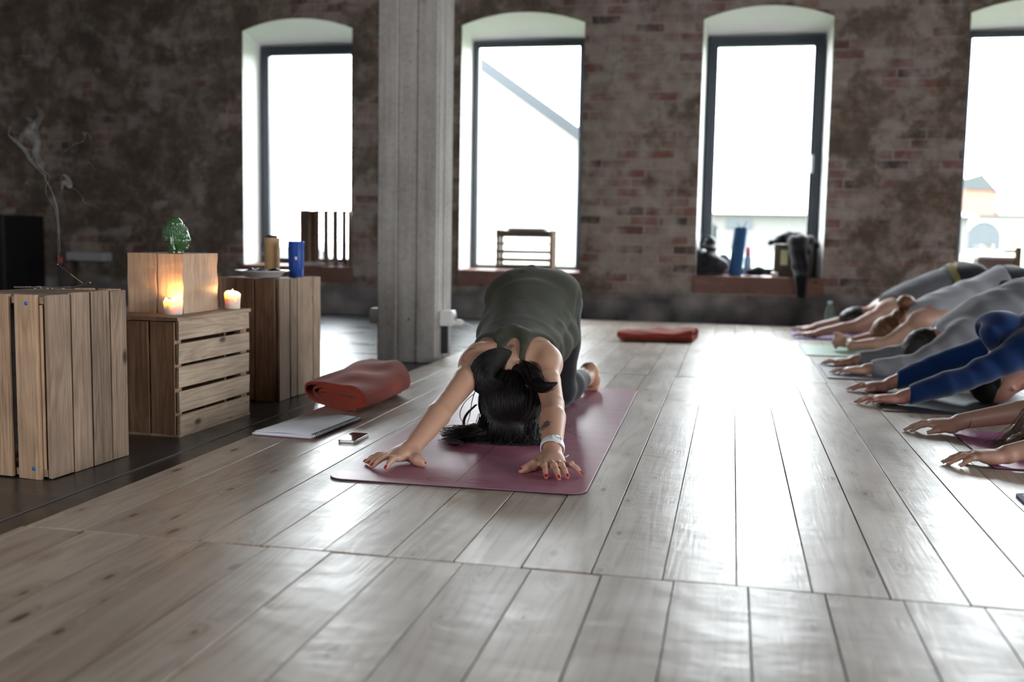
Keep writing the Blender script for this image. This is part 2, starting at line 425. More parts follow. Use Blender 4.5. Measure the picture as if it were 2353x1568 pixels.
def m_darkfloor():
    m = Mat('dark sealed floor'); v = m.coord()
    a = m.noise(v, 2.2, 5, .6); b = m.noise(m.coord((1.2, 5.0, 1)), 2.0, 4, .6)
    col = m.ramp(m.math('ADD', m.math('MULTIPLY', a, .6), m.math('MULTIPLY', b, .4)), [(.3, (.012, .013, .015)), (.7, (.045, .046, .050))])
    rough = m.math('MULTIPLY_ADD', b, .34, .14)
    m.bsdf(Base_Color=col, Roughness=rough, Specular_IOR_Level=1.0, Normal=m.bump(m.math('ADD', m.math('MULTIPLY', a, .7), m.math('MULTIPLY', m.noise(v, 40, 3), .08)), .25, .01))
    return m.m

def m_concrete():
    m = Mat('board marked concrete'); tc = m.n('ShaderNodeTexCoord')
    st = m.noise(m.coord((9, 9, .5)), 1.6, 5, .65); fi = m.noise(m.coord(), 45, 4, .6); bl = m.noise(m.coord(), 3.5, 4, .6)
    f = m.math('ADD', m.math('MULTIPLY', st, .5), m.math('ADD', m.math('MULTIPLY', fi, .25), m.math('MULTIPLY', bl, .3)))
    col = m.ramp(f, [(.34, (.20, .185, .17)), (.55, (.385, .362, .335)), (.78, (.55, .53, .50))])
    pit = m.math('LESS_THAN', m.noise(m.coord(), 30, 2), .27)
    col = m.mix(m.math('MULTIPLY', pit, .6), col, (.05, .05, .05))
    m.bsdf(Base_Color=col, Roughness=.85, Specular_IOR_Level=.25, Normal=m.bump(m.math('ADD', st, m.math('MULTIPLY', fi, .5)), .35, .006))
    return m.m

M_PLANK = m_planks(); M_BRICK = m_brick(); M_DARK = m_darkfloor(); M_CONC = m_concrete()
M_PLASTER = simple('white plaster', (.80, .80, .79), .85, var=.05, scale=7, bump=.15, bscale=60)
M_FRAME = simple('anthracite frame paint', (.035, .045, .060), .38, var=.05)
M_SILL = wood('sill timber', 0, (.235, .115, .085), (.11, .048, .036), .5, tonevar=.1)
M_CEIL = simple('dark ceiling boards', (.06, .05, .045), .9, var=.3, scale=3)
M_METAL = simple('brushed steel', (.55, .55, .56), .3, .9, var=.05)
def m_glass():
    m = Mat('window glass')
    tr = m.n('ShaderNodeBsdfTransparent', {'Color': (.97, .985, .98)}); gl = m.n('ShaderNodeBsdfGlossy', {'Roughness': .02, 'Color': (1, 1, 1)})
    ge = m.n('ShaderNodeNewGeometry'); fr = m.n('ShaderNodeFresnel', {'IOR': m.math('MULTIPLY_ADD', ge.outputs['Backfacing'], 1 / 1.45 - 1.45, 1.45)}); mx = m.n('ShaderNodeMixShader', {0: m.math('MULTIPLY', fr.outputs[0], .9), 1: tr, 2: gl})
    m.nt.links.new(mx.outputs[0], m.out.inputs[0]); return m.m
M_GLASS = m_glass()

# ------------------------------------------------------------------ floors
W_PL = .13637; ROWS = [(-1.6, 1.917, -.9025), (1.917, 4.888, -.9234), (4.888, 8.10, -.9150)]
XL, XR = -1.470, 4.30
fl = MB(); rr = random.Random(3)
for (y0, y1, x0) in ROWS:
    k = math.floor((XL - x0) / W_PL) - 1
    while True:
        a = x0 + k * W_PL; b = a + W_PL; k += 1
        if b < XL + .02: continue
        if a > XR: break
        a = max(a, XL + rr.uniform(-.008, .004)); dz = rr.uniform(-.0012, .0); g = .0015; tilt = rr.uniform(-.0006, .0006)
        ya, yb = y0 + .0018 + rr.uniform(0, .003), y1 - .0018 - rr.uniform(0, .004)
        tn = rr.random(); c = .0005
        xs = [a + g, a + g, a + g + c, b - g - c, b - g, b - g]; zs = [-.043, dz - c, dz + tilt, dz - tilt, dz - c, -.043]
        V = [(x, y, z) for y in (ya, yb) for x, z in zip(xs, zs)]
        F = [(i, i + 1, i + 7, i + 6) for i in range(5)] + [(0, 6, 11, 5), (5, 4, 3, 2, 1, 0), (6, 7, 8, 9, 10, 11)]
        fl.add(V, F, tn)
tag(fl.build('floor', M_PLANK), 'platform floor of pale pine planks', kind='structure')
df = MB(); df.box((-7.2, -2.0, -.25), (5.2, 8.45, DARK - .0005)); tag(df.build('floor_dark', M_DARK), 'dark sealed floor around the plank platform', kind='structure')
tr = MB(); tr.extrude([(-1.652, -1.9, DARK), (-1.646, -1.9, DARK), (-1.646, -1.9, DARK + .0015), (-1.652, -1.9, DARK + .0015)], (-.0, 10.2, 0))
tag(tr.build('trim_1', simple('floor joint strip', (.16, .155, .15), .45)), 'thin pale joint line in the dark floor', kind='structure')

# ------------------------------------------------------------------ walls with arched window openings
WY, WB, CEIL = 8.45, 8.83, 3.55
WIN = [(-4.20, -3.20), (-2.245, -1.225), (-.285, .695), (1.675, 2.675), (3.60, 4.60)]
SPR, APX, SILL, BT, INS = 2.366, 2.460, .360, 2.285, .030
def arch(a, b, n=14):
    w = (b - a) / 2; hgt = APX - SPR; R = (w * w + hgt * hgt) / (2 * hgt); cx = (a + b) / 2; cz = APX - R
    return [(x, cz + math.sqrt(R * R - (x - cx) ** 2)) for x in np.linspace(a, b, n)]
wb = MB()
xs0 = -7.2
for y, dx in ((WY, 0), (WB, INS)):
    px0 = xs0
    for a, b in WIN:
        aa, bb = a + dx, b - dx
        wb.add([(px0, y, -.3), (aa, y, -.3), (aa, y, CEIL), (px0, y, CEIL)], [(0, 1, 2, 3)])
        wb.add([(aa, y, -.3), (bb, y, -.3), (bb, y, SILL - .1), (aa, y, SILL - .1)], [(0, 1, 2, 3)])
        top = arch(a, b) if dx == 0 else [(x, BT) for x in np.linspace(aa, bb, 14)]
        V = [(x, y, z) for x, z in top] + [(x, y, CEIL) for x, z in top]
        wb.add(V, [(i, i + 1, 15 + i, 14 + i) for i in range(13)])
        px0 = bb
    wb.add([(px0, y, -.3), (5.2, y, -.3), (5.2, y, CEIL), (px0, y, CEIL)], [(0, 1, 2, 3)])
wb.add([(xs0, WY, CEIL), (5.2, WY, CEIL), (5.2, WB, CEIL), (xs0, WB, CEIL)], [(0, 1, 2, 3)])
tag(wb.build('wall_back', M_BRICK), 'old brick wall with patches of plaster', kind='structure')
wl = MB(); wl.box((-7.45, -2.25, -.3), (-7.2, 8.83, CEIL)); tag(wl.build('wall_left', M_BRICK), kind='structure', label='dark brick side wall')
# wall behind the viewer and wall on the right, both with tall window openings for daylight
def holed(name, axis, pos, thick, lo, hi, holes, z0, z1):
    m = MB(); c = lo
    def bx(u0, u1, a, b):
        if axis == 'y': m.box((u0, pos, a), (u1, pos + thick, b))
        else: m.box((pos, u0, a), (pos + thick, u1, b))
    for a, b in holes:
        bx(c, a, -.3, CEIL); bx(a, b, -.3, z0); bx(a, b, z1, CEIL); c = b
    bx(c, hi, -.3, CEIL); return tag(m.build(name, M_BRICK), kind='structure')
FRONT_H = [(-3.0, -1.8)]
RIGHT_H = [(-.8, .3), (2.6, 3.8)]
holed('wall_front', 'y', -2.25, .25, -7.45, 5.45, FRONT_H, .9, 2.3)['label'] = 'brick wall behind the viewer'
holed('wall_right', 'x', 5.2, .25, -2.25, 8.83, RIGHT_H, .4, 2.4)['label'] = 'brick wall on the far right'
ce = MB(); ce.box((-7.45, -2.25, CEIL), (5.45, 8.83, CEIL + .2)); tag(ce.build('ceiling', M_CEIL), 'dark ceiling', kind='structure')

# ------------------------------------------------------------------ windows
def window(i, a, b, sashed, handle):
    root = tag(bpy.data.objects.new('window_%d' % i, None), ['leftmost arched window, an upright slatted crate on its sill', 'arched window beside the column, a level slatted crate on its sill', 'arched window with the blue rolled mat on its sill', 'rightmost arched window looking out at the farmhouse', 'arched window farther along the wall to the right'][i - 1], kind='structure'); COL.objects.link(root)
    root.location = ((a + b) / 2, WY, SILL); cx = (a + b) / 2; L = lambda x, y, z: (x - cx, y - WY, z - SILL)
    yb = WB - .03
    rv = MB()
    top = arch(a, b); bt = [(x, BT) for x in np.linspace(a + INS, b - INS, 14)]
    G = [[L(a, WY, SILL - .1)] + [L(x, WY, z) for x, z in top] + [L(b, WY, SILL - .1)]]
    n = 4
    for k in range(1, n + 1):
        t = k / n; e = t * t * (3 - 2 * t) * .25 + t * .75
        row = [L(a + INS * t, WY + (yb - WY) * t, SILL - .1)]
        for (x0, z0), (x1, z1) in zip(top, bt): row.append(L(x0 + (x1 - x0) * t, WY + (yb - WY) * t, z0 + (z1 - z0) * e))
        row.append(L(b - INS * t, WY + (yb - WY) * t, SILL - .1)); G.append(row)
    rv.grid(G); rv.build('reveal', M_PLASTER, root, True, angle=40)
    s = MB(); s.extrude([L(a - .012, WY - .018, SILL - .135), L(a - .012, WY - .018, SILL - .004), L(a - .012, WY - .012, SILL), L(a - .012, yb - .0, SILL + .012), L(a - .012, yb, SILL - .135)], (b - a + .024, 0, 0))
    s.build('window_sill', M_SILL, root)
    f = MB(); x0, x1 = a + INS, b - INS; z0, z1 = SILL + .010, BT; fw = .050 if sashed else .042; y0, y1 = yb - .07, yb
    f.box(L(x0, y0, z0), L(x0 + fw, y1, z1)); f.box(L(x1 - fw, y0, z0), L(x1, y1, z1)); f.box(L(x0 + fw, y0, z1 - fw), L(x1 - fw, y1, z1)); f.box(L(x0 + fw, y0, z0), L(x1 - fw, y1, z0 + .022))
    f.build('window_frame', M_FRAME, root, bevel=.004)
    q = MB(); x0 += fw; x1 -= fw; z0 += .022; z1 -= fw; sw = .036 if sashed else .008; y0 -= .014 if sashed else -.01
    q.box(L(x0, y0, z0), L(x0 + sw, y1 - .02, z1)); q.box(L(x1 - sw, y0, z0), L(x1, y1 - .02, z1)); q.box(L(x0 + sw, y0, z1 - sw), L(x1 - sw, y1 - .02, z1)); q.box(L(x0 + sw, y0, z0), L(x1 - sw, y1 - .02, z0 + (.03 if sashed else .008)))
    sash = q.build('sash', M_FRAME, root, bevel=.005)
    g = MB(); g.box(L(x0 + sw - .006, yb - .045, z0 + .024), L(x1 - sw + .006, yb - .035, z1 - sw + .006)); g.build('glass_pane', M_GLASS, root)
    if not handle: return root
    h = MB(); hx = x1 - sw * .5
    h.box(L(hx - .014, y0 - .010, 1.20), L(hx + .014, y0, 1.34)); h.box(L(hx - .010, y0 - .045, 1.31), L(hx + .010, y0 - .010, 1.33)); h.box(L(hx - .011, y0 - .055, 1.19), L(hx + .011, y0 - .040, 1.335))
    h.build('window_handle', M_METAL, sash, bevel=.004)
    return root
for i, (a, b) in enumerate(WIN): window(i + 1, a, b, i in (0, 2), i == 2)

# daylight: sky portals in the openings
def portal(loc, rot, sx, sy):
    l = bpy.data.lights.new('sky_portal', 'AREA'); l.shape = 'RECTANGLE'; l.size = sx; l.size_y = sy; l.cycles.is_portal = True
    o = bpy.data.objects.new('sky_portal', l); COL.objects.link(o); o.location = loc; o.rotation_euler = rot
for a, b in WIN: portal(((a + b) / 2, WB + .02, (SILL + BT) / 2), (math.radians(-90), 0, 0), b - a - .06, BT - SILL)
for a, b in FRONT_H: portal(((a + b) / 2, -2.27, 1.6), (math.radians(90), 0, 0), b - a, 1.4)
for a, b in RIGHT_H: portal((5.47, (a + b) / 2, 1.4), (0, math.radians(90), 0), 2.0, b - a)

w = bpy.data.worlds.new('overcast sky'); SC.world = w; w.use_nodes = True
nt = w.node_tree; bg = nt.nodes['Background']
tc = nt.nodes.new('ShaderNodeTexCoord'); sp = nt.nodes.new('ShaderNodeSeparateXYZ'); rp = nt.nodes.new('ShaderNodeValToRGB')
nt.links.new(tc.outputs['Generated'], sp.inputs[0]); nt.links.new(sp.outputs[2], rp.inputs[0]); nt.links.new(rp.outputs[0], bg.inputs[0])
e = rp.color_ramp.elements; e[0].position = 0.0; e[0].color = (.93, .965, 1.0, 1); e[1].position = .6; e[1].color = (.90, .95, 1.0, 1)
bg.inputs[1].default_value = 4.2

# ------------------------------------------------------------------ concrete column
co = MB(); xa, xb, ya, yb = -1.862, -1.537, 5.30, 5.62
bw = (xb - xa) / 3
for k in range(3):
    d = (0, .007, .002)[k]; co.box((xa + k * bw, ya + d, DARK), (xa + (k + 1) * bw, yb, CEIL))
co.box((xa + .004, ya + .03, DARK), (xb + .004, ya + .13, CEIL)); co.box((xa + .004, ya + .14, DARK), (xb + .006, yb - .02, CEIL))
tag(co.build('column', M_CONC, bevel=.006), 'board-marked concrete column beside the platform', kind='structure')
M_WPLASTIC = simple('white plastic', (.72, .72, .70), .4, var=.04)
M_BLACK = simple('black rubber', (.010, .010, .012), .55, var=.1)
def socket(loc, sx, label, cable):
    t = thing('socket_box', label, 'socket', loc)
    b = MB(); b.box((0, -.04, -.042), (.072 * sx, .04, .042)); b.build('housing', M_WPLASTIC, t, bevel=.006)
    c = MB(); c.box((.072 * sx, -.028, -.03), (.078 * sx, .028, .03)); c.lathe([(.021, 0), (.021, .004), (.017, .004), (.017, -.002)], (0, 0, 0), 20, M=Matrix.Translation((.078 * sx, 0, 0)) @ Matrix.Rotation(PI / 2 * sx, 4, 'Y')); c.build('socket_face', M_WPLASTIC, t, bevel=.002)
    if cable:
        k = MB(); k.box((.004, .0, -.195), (.038, .03, -.042)); k.build('cable_duct', M_BLACK, t, bevel=.003)
        w = MB(); w.tube(spline([(.075, 0, -.03), (.13, .02, -.025), (.19, .05, -.07), (.215, .08, -.15), (.18, .1, -.215), (.10, .12, -.235)], 30), .0035, 6); w.build('cable', M_WPLASTIC, t, True)
        q = MB(); q.lathe([(.018, 0), (.018, .035), (.008, .05)], n=16, M=Matrix.Translation((.076, 0, -.024)) @ Matrix.Rotation(PI / 2, 4, 'Y')); q.build('plug', M_WPLASTIC, t, True, angle=40)
    return t
socket((-1.532, 5.40, .196), 1, 'white socket box with a plugged cable on the column side facing the platform', True)
socket((-1.862, 5.42, .195), -1, 'white socket box on the column side turned away from the platform', False)
# ------------------------------------------------------------------ outside the windows
M_GRASS = simple('lawn', (.075, .110, .045), .9, var=.25, scale=2)
M_RENDER = simple('pale house render', (.45, .44, .41), .9, var=.05, scale=1)
M_TILE = simple('red roof tiles', (.20, .075, .05), .8, var=.2, scale=6)
M_SLATE = simple('dark slate', (.016, .020, .022), .7, var=.2, scale=4)
M_ZINC = simple('grey zinc', (.030, .036, .042), .45, .3, var=.1)
GZ = .28
gd = MB(); gd.box((-5.3, 8.9, -1.4), (60, 140, GZ)); tag(gd.build('ground', M_GRASS), 'green lawn outside the windows', kind='structure')
pv = MB(); pv.box((-60, 8.9, -1.4), (-5.3, 140, -.92)); tag(pv.build('path', simple('pale gravel drive', (.34, .33, .31), .9, var=.15, scale=5)), 'pale lower drive outside the leftmost window', kind='structure')
# gabled barn close outside the second window
t = thing('barn', 'white barn with a dark sloping verge outside the window beside the column', 'building', (-3.2, 14, GZ))
b = MB(); b.extrude([(-1.6, 0, 0), (2.6, 0, 0), (2.6, 0, .66), (-1.3, 0, 3.37), (-1.6, 0, 3.2)], (0, 9, 0)); b.build('wall', M_RENDER, t)
r = MB(); r.extrude([(-1.3, -.25, 3.50), (3.0, -.25, .51), (3.0, -.25, .40), (-1.3, -.25, 3.39)], (0, 9.5, 0)); r.extrude([(-1.3, -.25, 3.50), (-1.75, -.25, 3.22), (-1.75, -.25, 3.11), (-1.3, -.25, 3.39)], (0, 9.5, 0)); r.build('roof', M_SLATE, t)
v = MB(); v.extrude([(-1.3, -.30, 3.53), (3.0, -.30, .54), (3.0, -.30, .36), (-1.3, -.30, 3.35)], (0, .05, 0)); v.build('verge_board', M_ZINC, t)
# long outbuilding seen low through the third window
t = thing('outbuilding', 'long low pale outbuilding beyond the third window', 'building', (1.5, 46, GZ))
b = MB(); b.box((-14, 0, 0), (8, 7, 1.6)); b.build('wall', simple('grey render', (.085, .082, .08), .9, var=.1, scale=1), t)
r = MB(); r.extrude([(-14.3, -.4, 1.55), (-14.3, 3.5, 1.85), (-14.3, 7.4, 1.55)], (22.6, 0, 0)); r.build('roof', M_RENDER, t)
for k in range(6):
    w_ = MB(); w_.box((-12 + 3.4 * k, -.05, .9), (-10.9 + 3.4 * k, .02, 1.35)); w_.build('window', M_ZINC, t)
# farmhouse through the fourth window
t = thing('farmhouse', 'farmhouse with a red brick gable and an arched gate beyond the rightmost window', 'building', (21, 90, GZ))
b = MB(); b.box((-3.4, 0, 0), (9.0, 9, 2.62)); b.build('wall', M_RENDER, t)
r = MB(); r.extrude([(-.2, -.5, 2.72), (-.2, 4.5, 4.27), (-.2, 9.5, 2.72)], (9.6, 0, 0)); r.build('roof', M_TILE, t)
ev = MB(); ev.box((-3.6, -.5, 2.57), (9.3, -.1, 2.85)); ev.build('eaves', M_SLATE, t)
gb = MB(); gb.extrude([(-3.0, -.1, 2.8), (-.5, -.1, 2.8), (-.5, -.1, 4.72), (-1.65, -.1, 5.87), (-3.0, -.1, 4.72)], (0, 5, 0)); gb.build('gable', M_TILE, t)
gr = MB(); gr.extrude([(-1.65, -.3, 6.12), (-.3, -.3, 4.62), (-.3, -.3, 4.47), (-.75, -.3, 4.82), (-2.75, -.3, 4.82), (-3.3, -.3, 5.37), (-3.2, -.3, 5.67)], (0, 5.4, 0)); gr.build('gable_roof', M_SLATE, t)
dr = MB(); n = 12; dr.extrude([(-2.55, -.06, 0), (.1, -.06, 0)] + [(-1.225 + 1.325 * math.cos(PI * k / n), -.06, 1.0 + 1.325 * math.sin(PI * k / n)) for k in range(n + 1)], (0, .3, 0)); dr.build('gate', M_ZINC, t)
# parked car below the first window
t = thing('car', 'grey car parked outside the leftmost window', 'car', (-7.9, 18.2, -.92))
M_CAR = simple('silver car paint', (.40, .42, .44), .25, .6, var=.02); M_CG = simple('car glass', (.02, .025, .03), .1)
b = MB(); prof = [(-2.1, .32), (-2.1, .70), (-1.75, .86), (-1.2, .93), (-.75, 1.36), (.75, 1.40), (1.45, .95), (2.05, .85), (2.1, .32)]
b.extrude([(x, -.85, z) for x, z in prof], (0, 1.7, 0)); b.build('body', M_CAR, t, bevel=.06)
g = MB(); g.extrude([(-1.02, -.87, .95), (-.68, -.87, 1.30), (.68, -.87, 1.33), (1.2, -.87, .97)], (0, 1.74, 0)); g.build('side_window', M_CG, t)
for x in (-1.35, 1.3):
    for y in (-.80, .80):
        k = MB(); k.lathe([(.18, -.09), (.33, -.10), (.34, 0), (.33, .10), (.18, .09)], (x, y, .34), 24, M=Matrix.Rotation(PI / 2, 4, 'X')); k.build('wheel', M_BLACK, t, True)
# ------------------------------------------------------------------ crates
M_CRATE_A = wood('weathered crate boards upright', 2, (.66, .445, .285), (.29, .175, .105), .75, tonevar=.22)
M_CRATE_AX = wood('grey weathered crate boards upright', 2, (.46, .325, .228), (.165, .110, .075), .8, tonevar=.25)
M_CRATE_BH = wood('pale crate slats along', 1, (.68, .53, .385), (.32, .225, .155), .75, tonevar=.18)
M_CRATE_BV = wood('brown crate end boards', 2, (.52, .325, .205), (.22, .125, .076), .75, tonevar=.25)
M_CRATE_X = wood('crate boards across', 0, (.42, .30, .21), (.16, .10, .07), .75, tonevar=.2)
M_CRATE_D = wood('reddish old crate boards upright', 2, (.40, .240, .155), (.14, .078, .052), .8, tonevar=.3)
M_DOT = simple('blue paint dots', (.02, .13, .45), .5)
rc = random.Random(5)
def boards(m, x0, x1, gaps, fn, jit=.0015):
    """fn(a, b) adds one board spanning a..b; gaps is a list of (start, end)"""
    for a, b in gaps: fn(x0 + a * (x1 - x0), x0 + b * (x1 - x0))
def upright_crate(name, label, loc, W, D, H, front, side, mf, ms, back=True, dots=False, rz=0.0):
    """a fruit crate stood on its end: origin at the front right corner; W goes to -x, D to +y"""
    t = thing(name, label, 'crate', loc, rz); th = .011
    m = MB()
    for a, b in front: m.box((-W + a * W, 0, rc.uniform(0, .004)), (-W + b * W, th, H - rc.uniform(0, .004)), jit=.0012)
    o = m.build('front_slats', mf, t, bevel=.0012)
    if dots:
        for x, z in ((-.058, H - .026), (-.048, .030)):
            d = MB(); d.lathe([(0, .0012), (.0055, .001), (.006, -.001)], (x, 0, z), 12, M=Matrix.Rotation(PI / 2, 4, 'X')); d.build('paint_dot', M_DOT, o, True)
    m = MB()
    for a, b in side: m.box((-th, th + .0008 + a * (D - th), rc.uniform(0, .003)), (0 + rc.uniform(0, .001), th + b * (D - th), H - rc.uniform(0, .004)), jit=.001)
    m.build('side_boards', ms, t, bevel=.0012)
    m = MB()
    for a, b in front: m.box((-W + a * W, D - .0, .002), (-W + b * W, D + th, H - .002), jit=.001)
    m.build('back_slats', mf, t, bevel=.0012)
    for nm, z in (('end_panel', H - .028), ('end_panel', .006)):
        m = MB()
        for k in range(3): m.box((-W + .004, th + .002 + k * (D - th) / 3, z), (-th - .002, th + (k + 1) * (D - th) / 3 - .003, z + .020), jit=.0006)
        m.build(nm, M_CRATE_X, t, bevel=.001)
    for x in (-th - .030, -W + .008):
        for y in (th + .002, D - .026):
            m = MB(); m.box((x, y, .026), (x + .024, y + .022, H - .030)); m.build('corner_post', M_CRATE_A, t)
    return t
upright_crate('wooden_crate', 'tall weathered fruit crate with blue paint dots, nearest the viewer', (-1.795, 2.445, DARK), .335, .352, .508,
              [(0, .16), (.20, .42), (.45, .655), (.705, .922)],
              [(0, .265), (.275, .51), (.522, .765), (.777, 1.0)], M_CRATE_A, M_CRATE_AX, dots=True, rz=math.radians(-3.4))
upright_crate('wooden_crate', 'dark tall fruit crate behind, carrying the plate and blue cup', (-1.780, 3.873, DARK), .36, .395, .500,
              [(0, .235), (.25, .46), (.475, .70), (.715, .955)], [(.0, .24), (.26, .41), (.43, .80), (.815, 1.0)], M_CRATE_D, M_CRATE_AX, rz=math.radians(-2.6))
# the middle crate lies on its base
t = thing('wooden_crate', 'low slatted crate in the middle, carrying the wooden block and candles', 'crate', (-1.773, 3.088, DARK), math.radians(-1.8))
W, D, H, th = .42, .487, .396, .011
m = MB()
for a, b in ((.012, .185), (.212, .385), (.415, .590), (.618, .790), (.82, .985)): m.box((-th, .004, a * H), (rc.uniform(0, .0015), D - .004, b * H), jit=.0018)
m.build('side_slats', M_CRATE_BH, t, bevel=.0014)
m = MB()
for a, b in ((.012, .185), (.212, .385), (.415, .590), (.618, .790), (.82, .985)): m.box((-W, .004, a * H), (-W + th, D - .004, b * H), jit=.0018)
m.build('side_slats', M_CRATE_BH, t, bevel=.0014)
m = MB()
for a, b in ((.03, .22), (.235, .385), (.40, .535), (.545, .735), (.755, .965)): m.box((-W * (1 - a), 0, .006), (-W * (1 - b), .016, H - .012), jit=.001)
m.build('end_panel', M_CRATE_BV, t, bevel=.0014)
m = MB()
for a, b in ((.03, .22), (.235, .385), (.40, .57), (.58, .765), (.785, .965)): m.box((-W * (1 - a), D - .016, .006), (-W * (1 - b), D, H - .012), jit=.001)
m.build('end_panel', M_CRATE_BV, t, bevel=.0014)
m = MB()
for a, b in ((0, .19), (.2, .40), (.41, .60), (.61, .80), (.81, 1.0)): m.box((-W * (1 - a) - .004, -.006, H - .009), (-W * (1 - b) + .003, D + .006, H + .004), jit=.001)
m.build('top_boards', wood('crate top boards', 1, (.43, .30, .21), (.17, .105, .07), .7), t, bevel=.0014)
m = MB(); m.box((-W, 0, 0), (0, D, .008)); m.build('bottom_board', M_CRATE_BH, t)
for x in (-th - .028, -W + th + .004):
    for y in (.017, D - .042):
        m = MB(); m.box((x, y, .010), (x + .024, y + .025, H - .012)); m.build('corner_post', M_CRATE_BV, t)
BTOP = DARK + H + .0045
# ------------------------------------------------------------------ wooden block
M_BLOCK = wood('sawn beam', 2, (.60, .41, .27), (.33, .19, .115), .6, tonevar=.12, scale=.8)
f = MB()
def blk(x0, x1, y0, y1, tone):
    n = 9; G = []
    for k in range(n + 1):
        z = .205 * k / n; w = .0016 * math.sin(k * 1.3 + x0 * 40)
        G.append([(x0 + w * .2, y0 + .001 * math.sin(k), z), (x1 + w, y0 + .0015 * math.sin(k * 2), z), (x1 + w + .0012 * math.sin(k * 1.7), y1, z), (x0 + w * .2, y1, z)])
    f.grid(G, tone, wrap=True); f.add(G[-1], [(0, 1, 2, 3)], tone); f.add(G[0], [(3, 2, 1, 0)], tone)
t = thing('wooden_block', 'sawn timber block with a split, standing on the low crate', 'block', (-1.836, 3.236, BTOP))
blk(-.211, -.101, 0, .245, .35); blk(-.094, 0, 0, .245, .62); f.box((-.103, .006, .001), (-.092, .243, .203), tone=.5)
f.build('timber', M_BLOCK, t, bevel=.002)
# ------------------------------------------------------------------ candles
def m_wax():
    m = Mat('warm white wax'); v = m.coord()
    m.bsdf(Base_Color=(.88, .80, .70), Roughness=.45, Subsurface_Weight=1.0, Subsurface_Radius=(.022, .015, .010), Subsurface_Scale=.6, Normal=m.bump(m.noise(v, 70, 2), .1, .002)); return m.m
M_WAX = m_wax(); M_WICK = simple('burnt wick', (.02, .015, .012), .9)
fm = Mat('flame'); em = fm.n('ShaderNodeEmission', {'Color': (1.0, .62, .24), 'Strength': 30.0}); fm.nt.links.new(em.outputs[0], fm.out.inputs[0]); M_FLAME = fm.m
def candle(loc, label, rim, R=.0285, H=.045, watt=1.5):
    t = thing('candle', label, 'candle', loc, 0, 'candles on the low crate')
    n = 40; G = []
    def row(rf, zf): return [(rf(a) * math.cos(a), rf(a) * math.sin(a), zf(a)) for a in [2 * PI * k / n for k in range(n)]]
    rimz = lambda a: H + sum(A * math.exp(-((math.atan2(math.sin(a - c), math.cos(a - c))) / w) ** 2) for A, c, w in rim)
    wob = lambda a: 1 + .02 * math.sin(3 * a + 1) + .015 * math.sin(7 * a)
    G += [row(lambda a: R * .88, lambda a: 0), row(lambda a: R * .94, lambda a: .003), row(lambda a: R * .97 * wob(a), lambda a: H * .5), row(lambda a: R * wob(a), lambda a: H * .8),
          row(lambda a: R * 1.03 * wob(a), lambda a: rimz(a) - .003), row(lambda a: R * .985 * wob(a), rimz), row(lambda a: R * .90 * wob(a), lambda a: rimz(a) - .001),
          row(lambda a: R * .82, lambda a: rimz(a) - .007), row(lambda a: R * .70, lambda a: H - .014), row(lambda a: R * .3, lambda a: H - .016), row(lambda a: .0005, lambda a: H - .016)]
    b = MB(); b.grid(G, wrap=True); b.add(G[0], [tuple(range(n))[::-1]]); b.build('wax', M_WAX, t, True)
    w = MB(); w.tube([(0, 0, H - .017), (.001, 0, H - .010), (.002, .001, H - .005)], .0012, 6); w.build('wick', M_WICK, t, True)
    fl_ = MB(); fl_.lathe([(0, 0), (.0028, .003), (.0042, .008), (.0034, .014), (.0016, .020), (.0002, .025)], (.001, 0, H - .009), 14); fl_.build('flame', M_FLAME, t, True)
    l = bpy.data.lights.new('candle_light', 'POINT'); l.energy = watt; l.color = (1.0, .52, .20); l.shadow_soft_size = .005
    lo = bpy.data.objects.new('candle_light', l); COL.objects.link(lo); lo.location = (loc[0] + .001, loc[1], loc[2] + H - .003)
candle((-1.852, 3.197, BTOP), 'lit white candle at the near front corner of the low crate', [(.012, PI * .95, .3), (.004, 0.1, .5), (.003, 2.2, .3), (.002, 4.6, .5)], R=.0315, H=.047, watt=.5)
candle((-1.806, 3.535, BTOP), 'lit white candle at the far end of the low crate', [(.010, PI * .85, .8), (.007, 1.6, .7), (-.003, 5.6, .7)], R=.029, H=.056, watt=.5)
# ------------------------------------------------------------------ ceramic head
def m_glaze():
    m = Mat('green glaze'); v = m.coord(); nz = m.noise(v, 30, 4)
    c = m.ramp(nz, [(.3, (.030, .085, .032)), (.7, (.075, .165, .068))])
    m.bsdf(Base_Color=c, Roughness=.10, Coat_Weight=.6, Coat_Roughness=.05, Normal=m.bump(m.noise(v, 120, 2), .06, .002)); return m.m
M_GLAZE = m_glaze()
t = thing('buddha_head', 'glossy green ceramic head with curled hair standing on the timber block', 'ornament', (-1.912, 3.335, BTOP + .2055), math.radians(98))
t.scale = (1.12, 1.12, 1.12)
h = .0011
def headfield():
    f = Field((-.052, -.056, -.002), (.052, .056, .112), h); return f
f = headfield()                                   # faces -y in its own frame
f.ell((0, .002, .052), (.033, .037, .040), .004).ell((0, -.008, .036), (.027, .028, .028), .01)        # skull, jaw
f.cap((0, .004, 0), (0, .004, .02), .023, .021, .008)
f.ell((0, -.0345, .040), (.0075, .008, .010), .005).cap((0, -.032, .056), (0, -.037, .041), .003, .0048, .005)   # nose
for s_ in (-1, 1):
    f.ell((s_ * .0115, -.0285, .054), (.0085, .006, .0042), .003)                                         # closed lids
    f.cap((s_ * .003, -.0335, .0605), (s_ * .020, -.0265, .062), .0022, .0016, .003)                      # brow
    f.ell((s_ * .017, -.022, .038), (.011, .010, .010), .008)                                             # cheek
    f.cap((s_ * .034, .004, .056), (s_ * .0355, .002, .030), .0062, .0058, .003).cap((s_ * .0355, .002, .030), (s_ * .033, .000, .012), .0058, .0075, .004)   # long ear
    f.cap((s_ * .0405, .003, .054), (s_ * .0415, .001, .030), .0028, .0028, .001, sub=True)
